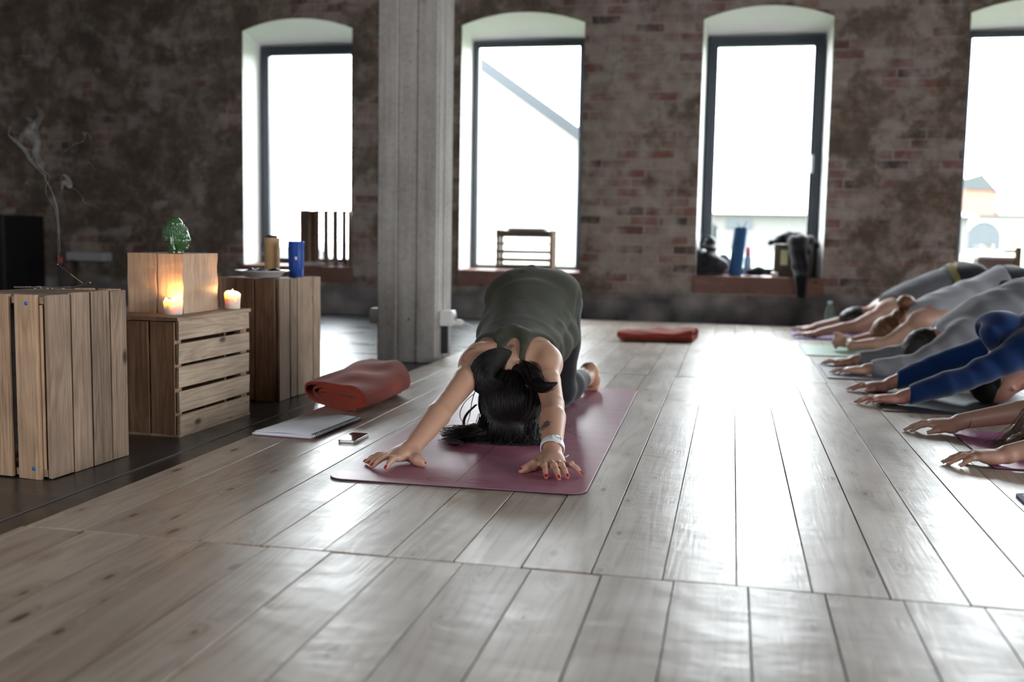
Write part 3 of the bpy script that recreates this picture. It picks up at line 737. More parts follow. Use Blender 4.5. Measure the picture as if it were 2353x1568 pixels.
f.ell((0, -.0325, .0275), (.0085, .005, .0024), .002).ell((0, -.0318, .0232), (.0072, .005, .0026), .002).ell((0, -.028, .016), (.009, .007, .006), .005)
f.floor(0.0); f.build('face', M_GLAZE, t, 1, world=False)
f = headfield(); f.ell((0, .005, .058), (.0365, .0385, .037), 0)
f.keep((0, -.80, -.60), (0, -.026, .0685)); f.keep((0, .25, -1), (0, .02, .036))
cap_ = f.copy()
for k in range(9):                                 # rows of snail-shell curls
    z = .040 + k * .0058; ph = (k % 2) * .5
    cr = math.sqrt(max(.02, 1 - ((z - .058) / .037) ** 2)); n = max(6, int(2 * PI * .037 * cr / .0068))
    for j in range(n):
        a = 2 * PI * (j + ph) / n; c = (.0368 * cr * math.cos(a), .005 + .0388 * cr * math.sin(a), z)
        if (c[1] + .026) * .80 + (c[2] - .0685) * .60 < -.001: continue
        f.ell(c, (.0036, .0036, .0034), .0012)
f.build('curled_hair', M_GLAZE, t, 1, world=False)
f = headfield(); f.ell((0, .007, .086), (.0225, .0225, .0185), 0); f.keep((0, 0, -1), (0, 0, .088)); f.cap((0, .007, .0875), (0, .007, .0895), .0235, .0235, .002)
for k in range(3):
    z = .0925 + k * .0045; cr = math.sqrt(max(.05, 1 - ((z - .086) / .0185) ** 2)); n = max(6, int(2 * PI * .0225 * cr / .006))
    for j in range(n):
        a = 2 * PI * (j + .5 * (k % 2)) / n; f.ell((.0225 * cr * math.cos(a), .007 + .0225 * cr * math.sin(a), z), (.003, .003, .003), .001)
f.cap((0, -.025, .098), (0, .0, .096), .0026, .0026, .0005, sub=True)
f.build('topknot_lid', M_GLAZE, t, 1, world=False)
# ------------------------------------------------------------------ incense
t = thing('incense_holder', 'thin dark wooden incense board with an upturned end on the near crate', 'incense holder', (-1.945, 2.690, DARK + .5085))
b = MB(); u = np.array([.92, .39, 0]); u /= np.linalg.norm(u); v = np.array([-u[1], u[0], 0]); G = []
for s_ in np.linspace(-.104, .104, 18):
    z = .003 + .016 * max(0, (s_ - .045) / .06) ** 1.7; w_ = .016 * (1 - .25 * abs(s_ / .104) ** 3)
    c = u * s_ + np.array([0, 0, z]); G.append([tuple(c - v * w_ + [0, 0, .003]), tuple(c + [0, 0, 0]), tuple(c + v * w_ + [0, 0, .003]), tuple(c + v * w_ + [0, 0, 0]), tuple(c + [0, 0, -.003]), tuple(c - v * w_)])
b.grid(G, wrap=True); b.add(G[0], [(0, 1, 2, 3, 4, 5)]); b.add(G[-1], [(5, 4, 3, 2, 1, 0)]); b.build('board', simple('dark stained wood', (.05, .022, .016), .4, var=.2), t, True, angle=40)
a = MB()
rs = random.Random(2)
for k in range(26):
    p = u * rs.uniform(-.085, .045) + v * rs.uniform(-.03, .014); a.lathe([(rs.uniform(.002, .007), 0), (.002, .002), (0, .003)], (p[0], p[1], .0035 if abs(p @ v) < .014 else .0002), 7)
a.build('ash', simple('grey ash', (.38, .36, .34), .95), t, True)
t = thing('incense_stick', 'thin burning incense stick leaning over the near crate', 'incense stick', (-1.868, 2.722, DARK + .5085 + .0165))
b = MB(); b.tube([(0, 0, 0), (-.040, 0, .026)], .0009, 6); b.build('bare_stick', simple('yellow bamboo stick', (.42, .30, .08), .6), t)
b = MB(); b.tube([(-.040, 0, .026), (-.080, 0, .052)], .0017, 6); b.build('coated_length', simple('dark incense paste', (.030, .022, .026), .8), t)
b = MB(); b.tube([(-.080, 0, .052), (-.083, 0, .054)], .0018, 6); b.build('glowing_tip', simple('grey ash tip', (.45, .30, .25), .9), t)
# smoke: real thin volumes that rise from the tip
def m_smoke(name, dens):
    m = Mat(name); pv_ = m.n('ShaderNodeVolumeScatter', {'Color': (.80, .84, .90), 'Density': dens, 'Anisotropy': .35}); m.nt.links.new(pv_.outputs[0], m.out.inputs['Volume']); return m.m
SM = [m_smoke('dense smoke', 24.0), m_smoke('thin smoke', 11.0), m_smoke('faint smoke', 4.5)]
S0 = np.array([-1.951, 2.722, .537])
sroot = tag(thing('incense_smoke', 'curling grey smoke rising from the incense stick', 'smoke', S0), kind='stuff')
ex = np.array([.98, .20, 0])
def wisp(pts, r, mat, n=40, y=0.0):
    P = np.array([ex * p[0] * .001 + np.array([0, (p[2] if len(p) > 2 else 0) * .001 + y, p[1] * .001]) for p in pts])
    Q = spline(P, n); R_ = np.interp(np.linspace(0, 1, n), np.linspace(0, 1, len(r)), r) * .001
    b = MB(); b.tube(Q, R_, 8); b.build('smoke_trail', mat, sroot, True)
wisp([(0, 0), (8, 40), (7, 110), (3, 165), (-12, 215), (-28, 245), (-30, 262), (-48, 290), (-72, 305)], [1.4, 2.2, 3.0, 3.2, 2.6, 2.8, 2.4, 2.2, 1.4], SM[0])
wisp([(0, 0), (-1, 40), (0, 110), (-8, 165), (-28, 195), (-32, 222), (-20, 245), (-26, 262), (-52, 285), (-60, 310)], [1.1, 1.6, 2, 2.2, 1.8, 2, 1.8, 2.2, 2, 1.4], SM[0], y=.006)
wisp([(-26, 250), (-52, 280), (-72, 300), (-84, 325), (-108, 350), (-132, 372), (-128, 395), (-140, 388)], [3, 5, 6, 7, 6, 4, 3, 1.6], SM[1])
wisp([(-40, 275), (-62, 322), (-58, 352), (-82, 380), (-70, 410), (-92, 425)], [7, 10, 12, 13, 10, 4], SM[2], y=.012)
wisp([(-60, 300), (-40, 350), (-48, 395), (-30, 425), (-40, 455)], [5, 9, 12, 10, 4], SM[2], y=-.01)
wisp([(8, 215), (18, 238), (34, 228), (28, 250), (14, 262)], [4, 8, 9, 7, 3], SM[1], y=.015)
wisp([(36, 225), (62, 215), (78, 198), (82, 182), (104, 172), (122, 160)], [3.0, 2.4, 2.4, 2.8, 2, 1.2], SM[1])
wisp([(14, 310), (38, 330), (62, 348), (86, 356), (94, 372), (84, 384), (104, 378), (112, 362)], [1.5, 2.2, 2.5, 2.5, 3, 3, 3, 2], SM[1], y=-.004)
wisp([(86, 306), (102, 296), (114, 282), (116, 262)], [1.2, 2.0, 1.8, 1.0], SM[1])
wisp([(-84, 330), (-112, 345), (-106, 372), (-88, 384), (-96, 350)], [4, 8, 9, 7, 3], SM[2], y=.02)
wisp([(-92, 228), (-84, 236), (-80, 228)], [2.5, 4, 2], SM[1])
# ------------------------------------------------------------------ plate, cup, bottle on the rear crate
DT = DARK + .500 - .0045
M_ENAMEL = simple('white enamel', (.74, .75, .78), .22, var=.04)
t = thing('plate', 'white enamel plate holding glass bits on the rear crate', 'plate', (-1.902, 3.990, DT))
b = MB(); b.lathe([(.0, .004), (.066, .004), (.072, .008), (.090, .024), (.1115, .030), (.1125, .032), (.1105, .0335), (.089, .028), (.070, .0125), (.064, .009), (0, .009)], n=48)
b.build('dish', M_ENAMEL, t, True)
M_CLEAR = simple('clear glass bits', (.75, .78, .80), .05, var=.02, Transmission_Weight=.9, IOR=1.45)
for k in range(5):
    g = thing('glass_pebble', ['clear glass lump at the left of the white plate', 'clear glass lump towards the middle of the white plate', 'clear glass lump at the back of the white plate', 'clear glass lump at the front of the white plate', 'small clear glass lump near the black lump on the plate'][k], 'glass pebble',
              (-1.902 + (-.055, -.020, -.036, -.028, .004)[k], 3.990 + (0, .012, .034, -.030, -.010)[k], DT + .0095), k * 1.1, 'glass pebbles on the plate')
    f = Field((-.022, -.022, -.002), (.022, .022, .036), .0018); f.ell((0, 0, .013), (.018, .014, .015), 0); f.cap((-.008, 0, .012), (.007, .004, .024 + .003 * (k % 2)), .008, .006, .006); f.floor(0); f.build('lump', M_CLEAR, g, 1, world=False)
g = thing('black_stone', 'small glossy black lump at the right of the white plate', 'stone', (-1.842, 3.970, DT + .0215))
f = Field((-.03, -.024, -.004), (.03, .024, .024), .0018); f.ell((0, 0, .009), (.026, .018, .010), 0); f.ell((.004, .002, .014), (.013, .010, .006), .006); f.floor(0); f.build('lump', simple('gloss black', (.008, .008, .010), .12), g, 1, world=False)
t = thing('blue_cup', 'tall cobalt blue cup with a small white mark beside the plate', 'cup', (-1.772, 4.150, DT))
t.location = (-1.803, 4.105, DT)
M_BLUE = simple('cobalt glaze', (.020, .075, .330), .16, var=.08)
b = MB(); b.lathe([(.0, .0), (.029, 0), (.0315, .003), (.0322, .06), (.0335, .11), (.0340, .150), (.0345, .153), (.0335, .1545), (.0318, .153), (.0312, .12), (.0298, .02), (0, .012)], n=40); b.build('body', M_BLUE, t, True)
b = MB()
for (dx, dz, r_) in ((0, 0, .0048), (-.0028, .0048, .0026), (.0028, .0050, .0026), (0, .0052, .0022), (.0006, -.0045, .0030)):
    b.lathe([(0, .0012), (r_ * .8, .0011), (r_, 0), (r_, -.004)], (0, 0, 0), 12, M=Matrix.Rotation(math.radians(22), 4, 'Z') @ Matrix.Translation((dx, -.0322, .082 + dz)) @ Matrix.Rotation(PI / 2, 4, 'X'))
b.build('white_mark', simple('white print', (.85, .86, .88), .4), t, True)
t = thing('bamboo_bottle', 'tan bamboo drinking bottle with a dark lid and cord behind the plate', 'bottle', (-1.940, 4.165, DT))
M_BAM = wood('bamboo', 2, (.62, .40, .20), (.45, .27, .12), .45, knots=False, tonevar=.05)
b = MB(); b.lathe([(0, 0), (.031, 0), (.0325, .003), (.0325, .150), (.0335, .152), (.0335, .165), (.032, .1665), (0, .1665)], n=36); b.build('body', M_BAM, t, True, angle=40)
b = MB(); b.lathe([(.023, .166), (.023, .174), (.019, .178), (0, .178)], n=28); b.build('lid', M_BLACK, t, True, angle=40)
b = MB(); b.tube(spline([(-.012, 0, .176), (-.034, -.004, .170), (-.044, -.006, .145), (-.045, -.006, .120), (-.040, -.005, .100)], 24), .0024, 6); b.build('cord', M_BLACK, t, True)
b = MB(); b.lathe([(.001, 0), (.006, .003), (.007, .010), (.004, .016), (0, .017)], (-.040, -.005, .086), 12); b.build('charm', M_METAL, t, True)
# ------------------------------------------------------------------ blankets
M_RUST = cloth('rust red fleece', (.300, .046, .026), 500, .95, .2, .12, .35)
def rolled(name, label, c, e, ax, half, b0, turns, thick, seed, phase, wave=.006, rise=0.0, ns=34, open_=.10):
    """a blanket folded over itself into a flat roll; e runs across the open end, ax along the roll"""
    t = thing(name, label, 'blanket', c); g = np.random.default_rng(seed); ph = g.uniform(0, 6, 8)
    N = int(64 * turns); th = np.linspace(0.0, turns * 2 * PI, N); pitch = thick * 1.22
    def prof(s):
        out = []; inn = []
        for a in th:
            back = (turns * 2 * PI - a) / (2 * PI)
            B = max(thick * .75, b0 - pitch * back); A = max(half * .16, half - pitch * 1.25 * back - half * open_ * min(1, back))
            aa = a + phase; ca, sa = math.cos(aa), math.sin(aa); q = .66
            x = A * math.copysign(abs(ca) ** q, ca) + half * .11 * min(2.2, back); z = B * math.copysign(abs(sa) ** .85, sa)
            wv = wave * (math.sin(x * 19 + s * 6 + ph[0]) + .7 * math.sin(x * 33 - s * 11 + ph[1]) + .6 * math.sin(s * 13 + a + ph[2])) * (max(0, sa) ** .7 if back < 1 else .35 * (1 if sa > 0 else 0))
            zz = b0 + thick * .5 + z + wv + rise * s * max(0, sa + .2); nx, nz = ca * B, sa * A; l = math.hypot(nx, nz) + 1e-9; nx /= l; nz /= l
            h = thick * .5 * (1 if back > .04 else .55)
            out.append((x + nx * h, zz + nz * h)); inn.append((x - nx * h, zz - nz * h))
        return out + inn[::-1]
    G = []; e = np.array(e, float); ax = np.array(ax, float)
    for s in np.linspace(0, 1, ns):
        pr = prof(s); tp = 1 - .14 * s ** 2; row = []
        for i, (x, z) in enumerate(pr):
            back = min(i, len(pr) - 1 - i) / (len(pr) / 2); edge = .022 * math.sin(back * turns * 6.28 + 1.0) * (1 - s) ** 3 + .014 * math.sin(x * 21 + ph[3]) * (s > .5) * (s - .5) * 2
            row.append(tuple(e * x * tp + ax * (s + edge) + np.array([0, 0, max(.0012, z)])))
        G.append(row)
    b = MB(); b.grid(G, wrap=True); n = len(G[0])
    for row in (G[0], G[-1]): b.add(row, [(i, i + 1, n - 2 - i, n - 1 - i) for i in range(n // 2 - 1)])
    b.build('folded_cloth', M_RUST, t, True, angle=60)
    return t
E1 = np.array([.84, -.54, 0])
rolled('blanket', 'rust red fleece blanket rolled up beside the notebook', (-1.405, 3.530, 0.0008), E1, (.035, .46, 0), .205, .048, 3.25, .0115, 4, math.radians(-150), wave=.0045, rise=.030)
rolled('blanket', 'rust red folded blanket lying alone far back on the planks', (-.665, 6.62, 0.0008), np.array([-.1, -.99, 0]), (.45, .06, 0), .18, .029, 2.3, .0125, 9, math.radians(-150), wave=.006, rise=.012)
# ------------------------------------------------------------------ notebook and phone
M_PAPER = simple('white paper', (.74, .76, .82), .8, var=.02); M_COVER = simple('pink notebook cover', (.30, .10, .12), .6)
t = thing('notebook', 'open spiral notebook with white pages on the planks beside the rust blanket', 'notebook', (-1.345, 3.155, 0.0008), math.radians(-4))
b = MB(); b.box((-.107, -.175, 0), (.107, .175, .0025)); b.build('cover', M_COVER, t)
b = MB()
for k in range(3):
    G = []
    for s_ in np.linspace(0, 1, 14):
        x = -.106 + .006 * k * (k > 1) + s_ * .204; z = .0030 + .0024 * k + .007 * math.sin(s_ * PI * .9) ** 2 * (k == 2) + .0016 * k * (1 - s_) ** 3
        G.append([(x, -.174 - .003 * k, z + .003 * (k == 2) * (1 - s_)), (x, 0, z), (x, .174, z + .004 * (k == 2) * s_)])
    b.grid(G)
o = b.build('pages', M_PAPER, t, True); so = o.modifiers.new('thickness', 'SOLIDIFY'); so.thickness = .0016; so.offset = 0
b = MB()
for k in range(30):
    y = -.166 + k * .0115; pts = [(.104 + .0085 * math.cos(a), y + .003 * a / (2 * PI), .0088 + .0080 * math.sin(a)) for a in np.linspace(0, 2 * PI, 13)]
    b.tube(pts, .0011, 5)
b.build('spiral_binding', M_BLACK, t, True)
b = MB(); rs = random.Random(8)
for k in range(11):
    x0 = rs.uniform(.0, .05); z = .0154 - .004
    for j in range(5): b.box((x0 + j * .007, -.166 + k * .004, z), (x0 + j * .007 + .004, -.1652 + k * .004, z + .0002))
M_STEEL = simple('pale anodised metal', (.60, .585, .55), .28, .8, var=.03)
t = thing('phone', 'small phone with a shiny black screen lying beside the purple mat', 'phone', (-1.135, 3.017, .0006))
def rrect(w, l, r, n=6): return [(sx * (w / 2 - r) + r * math.cos(a0 + PI / 2 * k / n), sy * (l / 2 - r) + r * math.sin(a0 + PI / 2 * k / n), 0) for sx, sy, a0 in ((1, 1, 0), (-1, 1, PI / 2), (-1, -1, PI), (1, -1, 1.5 * PI)) for k in range(n + 1)]
b = MB(); b.extrude(rrect(.0586, .124, .009), (0, 0, .0088)); b.build('body', M_STEEL, t, bevel=.0008)
b = MB(); b.extrude([(x, y, .0086) for x, y, z in rrect(.0555, .1205, .0082)], (0, 0, .0008)); b.build('screen', simple('screen glass', (.012, .013, .015), .04), t)
# ------------------------------------------------------------------ yoga mats
def m_mat(name, col, dusty, rough=.42, lines=False):
    m = Mat(name); v = m.coord(); a = m.noise(v, 5, 5, .65); b_ = m.noise(m.coord((3, 14, 1)), 1.2, 4, .6)
    f = m.math('ADD', m.math('MULTIPLY', a, .6), m.math('MULTIPLY', b_, .45))
    c = m.ramp(f, [(.35, col), (.72, dusty)])
    m.bsdf(Base_Color=c, Roughness=m.math('MULTIPLY_ADD', a, .22, rough - .11), Specular_IOR_Level=.6, Normal=m.bump(m.noise(v, 260, 2), .12, .0015)); return m.m
M_EDGE = simple('dark mat underside', (.012, .010, .018), .7)
def yoga_mat(label, c, w, l, rz, mat, corner=.045, extra=None, name='yoga_mat'):
    t = thing(name, label, 'yoga mat', (c[0], c[1], .0006), rz)
    b = MB(); b.extrude(rrect(w, l, corner, 8), (0, 0, .0018)); b.build('underside', M_EDGE, t)
    b = MB(); b.extrude([(x, y, .0018) for x, y, z in rrect(w - .003, l - .003, corner, 8)], (0, 0, .0022)); b.build('surface', mat, t, bevel=.0006)
    return t
M_PURPLE = m_mat('plum mat rubber', (.31, .095, .152), (.42, .185, .25), .38)
mt = yoga_mat('plum purple yoga mat under the woman in the olive top', (-.691, 3.425), .682, 1.855, math.radians(1.0), M_PURPLE)
lg = MB()
def groove(pts, w=.0022):
    P = spline(pts, 40) if len(pts) > 2 else np.array(pts, float)
    T = np.gradient(P, axis=0); T /= np.linalg.norm(T, axis=1)[:, None]; Nn = np.stack([-T[:, 1], T[:, 0], 0 * T[:, 0]], 1)
    lg.grid([[tuple(p - n * w), tuple(p + n * w)] for p, n in zip(P, Nn)])
zz = .00415
groove([(-.20, -.02, zz), (.0, .075, zz), (.115, .05, zz), (.175, .0, zz), (.165, -.06, zz), (.205, -.14, zz), (.235, -.20, zz), (.16, -.27, zz)])
groove([(0, -.88, zz), (0, -.40, zz)], .0010)
for s_ in (-1, 1):
    groove([(s_ * .02, -.855, zz), (s_ * .05, -.84, zz), (s_ * .085, -.86, zz), (s_ * .06, -.885, zz), (s_ * .02, -.875, zz)], .0012)
o = lg.build('alignment_lines', simple('darker mat lines', (.17, .050, .085), .45), mt); so = o.modifiers.new('t', 'SOLIDIFY'); so.thickness = .0002
yoga_mat('lilac yoga mat under the farthest kneeler', (.42 + .92, 7.40), .66, 1.84, PI / 2, m_mat('lilac mat', (.20, .14, .30), (.30, .22, .40)), .01)
yoga_mat('pale green yoga mat under the kneeler with the ginger bun', (.43 + .92, 6.36), .62, 1.84, PI / 2, m_mat('pale green mat', (.22, .38, .26), (.34, .50, .38)), .01)
yoga_mat('grey lilac yoga mat under the man in grey', (.462 + .92, 5.355), .60, 1.84, PI / 2, m_mat('grey lilac mat', (.14, .13, .17), (.24, .23, .28)), .01)
yoga_mat('black yoga mat under the person in the blue hoodie', (.59 + .92, 4.42), .60, 1.84, PI / 2, m_mat('black mat', (.010, .011, .016), (.022, .023, .030)), .01)
yoga_mat('bright pink yoga mat under the bare arms nearest the viewer', (.757 + .92, 3.455), .62, 1.84, PI / 2, m_mat('pink mat', (.34, .085, .215), (.42, .14, .29)), .01)
t = yoga_mat('brownish yoga mat with a navy border at the bottom right edge', (.735 + .92, 2.53), .60, 1.84, PI / 2, m_mat('brown mat', (.20, .12, .10), (.28, .18, .15)), .02)
b = MB(); o_ = rrect(.602, 1.842, .022, 8); i_ = rrect(.572, 1.812, .012, 8); b.grid([[(x, y, .0042) for x, y, z in o_], [(x, y, .0046) for x, y, z in i_]], wrap=True); b.grid([[(x, y, .0) for x, y, z in o_], [(x, y, .0042) for x, y, z in o_]], wrap=True); b.build('border', simple('navy binding', (.010, .020, .075), .6), t)
# ------------------------------------------------------------------ water bottle by the wall side of the mats
t = thing('water_bottle', 'clear pale green plastic bottle standing by the wall near the farthest mat', 'bottle', (.728, 8.02, .0006))
b = MB(); b.lathe([(0, 0), (.030, 0), (.036, .006), (.0365, .06), (.033, .075), (.0365, .09), (.0365, .125), (.026, .155), (.014, .175), (.013, .19), (0, .19)], n=28)
b.build('body', simple('pale green clear plastic', (.62, .86, .80), .08, var=.02, Transmission_Weight=.75, IOR=1.3), t, True)
b = MB(); b.lathe([(.0165, .186), (.0165, .204), (.014, .207), (0, .207)], n=20); b.build('cap', simple('pale aqua cap', (.45, .68, .66), .4), t, True, angle=40)
# ------------------------------------------------------------------ things on the window sills
SY = .366
M_DCRATE = wood('brown sill crate boards', 2, (.24, .16, .115), (.09, .055, .04), .8)
M_DCRATEX = wood('brown sill crate slats across', 0, (.22, .155, .125), (.085, .06, .05), .8)
t = thing('slatted_crate', 'brown crate stood on end with upright slats on the leftmost sill', 'crate', (-3.475, 8.62, SY + .003))
W, D, H = .47, .20, .475; th = .012
for nm, y in (('front_slats', -D / 2), ('back_slats', D / 2 - th)):
    m = MB()
    for a, b in ((0, .21), (.33, .42), (.53, .62), (.73, .82), (.93, 1.0)): m.box((-W / 2 + a * W * .92, y, 0), (-W / 2 + b * W * .92, y + th, H), jit=.001)
    m.build(nm, M_DCRATE, t)
for nm, x in (('side_board', -W / 2), ('side_board', W / 2 - .03)):
    m = MB(); m.box((x, -D / 2 + th + .001, .005), (x + .014 if x < 0 else x + .03, D / 2 - th - .001, H - .002)); m.build(nm, M_DCRATE if x < 0 else wood('tan side board', 2, (.36, .26, .18), (.2, .13, .09), .8), t)
for z in (0.0, H - .02):
    m = MB(); m.box((-W / 2 + .016, -D / 2 + th + .001, z + .002), (W / 2 - .032, D / 2 - th - .001, z + .016)); m.build('end_panel', M_DCRATEX, t)
t = thing('paper_bundle', 'flat pale folded papers lying in front of the crate on the leftmost sill', 'papers', (-3.55, 8.492, SY - .004))
b = MB()
for k in range(3): b.box((-.115 + .01 * k, -.026, .002 + .009 * k), (.10 - .02 * k, .022, .0105 + .009 * k))
b.build('sheets', simple('buff paper', (.52, .46, .42), .85), t, bevel=.002)
t = thing('slatted_crate', 'brown crate with level slats standing on the sill behind the woman', 'crate', (-1.718, 8.64, SY + .004))
W, D, H = .47, .20, .335
for nm, y in (('front_slats', -D / 2), ('back_slats', D / 2 - th)):
    m = MB()
    for a, b in ((0.0, .11), (.20, .275), (.40, .475), (.62, .665), (.81, .97)): m.box((-W / 2 + .001, y, a * H), (W / 2 - .012, y + th, b * H), jit=.001)
    m.build(nm, M_DCRATEX, t)
for x, mm in ((-W / 2, M_DCRATE), (W / 2 - .010, wood('tan upright', 2, (.44, .33, .25), (.28, .2, .15), .8))):
    for y in (-D / 2 + th + .002, D / 2 - th - .027):
        m = MB(); m.box((x + .002, y, .003), (x + .028, y + .022, H - .004)); m.build('corner_post', mm, t)
m = MB(); m.box((W / 2 - .010, -D / 2, .0), (W / 2 + .022, -D / 2 + .03, H - .012)); m.build('front_post', wood('tan front post', 2, (.44, .33, .26), (.28, .2, .16), .8), t)
t2 = thing('tray', 'dark flat tray lying on the crate of the sill behind the woman', 'tray', (-1.700, 8.64, SY + .004 + .326))
b = MB(); b.extrude(rrect(.32, .17, .02), (0, 0, .022)); b.build('board', simple('dark tray', (.045, .035, .033), .6), t2, bevel=.004)
# third sill: bags, rolled mat, scarf
M_NAVY = cloth('navy black cloth', (.010, .012, .022), 400); M_BAG = cloth('black bag nylon', (.012, .012, .016), 700, .6)
t = thing('backpack', 'black backpack slumped at the left end of the third sill', 'bag', (-.195, 8.565, SY + .002))
f = Field((-.14, -.16, -.01), (.28, .14, .38), .006); f.ell((-.005, 0, .12), (.090, .095, .140), .02).ell((.080, -.01, .06), (.085, .09, .07), .04).ell((.02, .02, .25), (.045, .06, .06), .05).ell((-.045, -.05, .05), (.04, .05, .05), .02).cap((.01, -.06, .05), (.01, -.06, .15), .045, .04, .015).ell((-.03, 0, .02), (.07, .09, .04), .03); f.fold(folds(.007, 75, (.5, .3, 1), 1.6, 1)); f.floor(0.0); f.build('body', M_BAG, t, 1, world=False)
b = MB(); b.tube(spline([(-.06, -.04, .23), (-.03, -.05, .30), (.03, -.04, .285), (.045, -.02, .22)], 20), .011, 8, flat=.4); b.build('handle', M_BAG, t, True)
b = MB(); b.lathe([(.001, 0), (.018, .004), (.026, .02), (.018, .036), (0, .04)], (-.035, -.085, .165), 14); b.build('buckle', M_METAL, t, True)
t = thing('rolled_mat', 'upright blue rolled mat tied with a black strap on the third sill', 'rolled mat', (.030, 8.545, SY + .000))
b = MB(); pr = []
for a in np.linspace(0, 2 * PI * 4.5, 200): pr.append((math.cos(a) * (.022 + .0070 * a / (2 * PI)), math.sin(a) * (.022 + .0070 * a / (2 * PI))))
b.grid([[(x + lean * .035, y, z) for x, y in pr] for z, lean in ((0, 0), (.20, .4), (.385, 1.0))])
o = b.build('roll', simple('blue foam', (.030, .130, .330), .7, var=.08), t, True); so = o.modifiers.new('t', 'SOLIDIFY'); so.thickness = .005
b = MB(); b.lathe([(.0, .004), (.050, .004), (.050, .378), (0, .378)], n=20, M=Matrix.Shear('XY', 4, (.09, 0))); b.build('core', simple('dark blue foam', (.02, .08, .22), .8), t, True, angle=40)
b = MB()
for sx in (-1, 1): b.tube(spline([(.035 + sx * .008, 0, .372), (.035 + sx * .022, 0, .40), (.035 + sx * .036, -.01, .425), (.035 + sx * .050, -.012, .432 if sx > 0 else .420)], 12), [.008] * 6 + [.006] * 4 + [.003] * 2, 8, flat=.5)
b.build('strap', M_BLACK, t, True)
t = thing('cloth_heap', 'heap of grey lilac clothes between the backpack and the blue roll', 'clothes', (-.052, 8.705, SY + .004))
f = Field((-.12, -.06, -.01), (.12, .06, .20), .005); f.ell((0, 0, .06), (.062, .028, .07), .02).ell((-.02, 0, .12), (.045, .025, .045), .03); f.fold(folds(.006, 75, (1, 0, .6), 1.4, 3)); f.floor(0); f.build('fabric', cloth('grey lilac cloth', (.20, .17, .19), 400), t, 1, world=False)
t = thing('drink_bottle', 'pink topped bottle standing just behind the blue roll', 'bottle', (.125, 8.62, SY + .004))
b = MB(); b.lathe([(0, 0), (.030, 0), (.032, .004), (.032, .13), (.024, .15), (.0, .15)], n=24); b.build('body', simple('pale blue plastic', (.30, .40, .55), .3), t, True, angle=50)
b = MB(); b.lathe([(.022, .148), (.024, .152), (.024, .205), (.014, .225), (0, .225)], n=20); b.build('pink_top', simple('pink plastic', (.75, .20, .24), .4), t, True, angle=50)
t = thing('purse', 'flat dark navy pouch lying on the third sill right of the blue roll', 'bag', (.185, 8.51, SY + .000))
f = Field((-.10, -.05, -.01), (.10, .06, .10), .005); f.ell((0, 0, .03), (.075, .035, .030), .01).ell((.03, .0, .045), (.045, .035, .03), .03); f.fold(folds(.003, 90, (1, 0, .4), 1, 5)); f.floor(0); f.build('body', M_NAVY, t, 1, world=False)
t = thing('wooden_box', 'brown box on the third sill with a black scarf thrown over it', 'box', (.47, 8.655, SY + .004))
b = MB(); b.box((-.14, -.075, 0), (.16, .075, .25)); b.build('box', wood('grey brown box', 2, (.16, .13, .11), (.07, .055, .05), .85), t, bevel=.004)
b = MB(); b.box((-.09, -.0765, .085), (-.035, -.0752, .205)); b.build('label_panel', simple('pale yellow label', (.72, .76, .42), .6), t)
b = MB(); b.box((-.11, -.079, .012), (.13, -.0755, .03)); b.build('batten', M_DCRATEX, t)
t = thing('scarf', 'black fringed scarf draped over the brown box and hanging below the sill', 'scarf', (.49, 8.60, SY + .258))
f = Field((-.26, -.26, -.46), (.25, .16, .14), .007)
f.ell((.0, .03, .03), (.155, .085, .045), .02).ell((-.03, .01, .07), (.085, .07, .035), .03).cap((-.14, .0, .02), (-.20, -.02, .005), .03, .018, .03).cap((.12, .03, .03), (.17, .04, -.01), .035, .02, .03)
f.chain([(.02, -.075, .02), (.03, -.105, -.06), (.035, -.150, -.175), (.042, -.208, -.255), (.05, -.208, -.40)], [.055, .05, .042, .028, .020], .02, v=(1, 0, 0), sc=1.55)
f.fold(folds(.007, 85, (1, .3, .1), 1.3, 8)); X, Y_, Z = f.xyz(); q = [np.abs(X + .01) - .154, np.abs(Y_ - .055) - .079, np.abs(Z + .129) - .130]; bx_ = np.maximum(np.maximum(q[0], q[1]), q[2]).astype(np.float32); f.d = np.maximum(f.d, -bx_)
f.build('draped_cloth', cloth('charcoal scarf', (.008, .008, .011), 300, .95, .3, .4), t, 1, world=False)
b = MB(); rs = random.Random(4)
for k in range(9): x = .022 + k * .007; b.tube([(x, -.208, -.36), (x + rs.uniform(-.004, .004), -.208, -.40), (x + rs.uniform(-.012, .012), -.207, -.425 - rs.uniform(0, .03))], [.004, .003, .001], 5)
b.build('fringe', M_NAVY, t, True)
t = thing('jar', 'small pale jar standing at the front of the third sill', 'jar', (.335, 8.475, SY - .003))
b = MB(); b.lathe([(0, 0), (.026, 0), (.028, .004), (.028, .030), (.022, .036), (0, .038)], n=20); b.build('body', simple('pale pink jar', (.62, .52, .52), .3), t, True, angle=50)
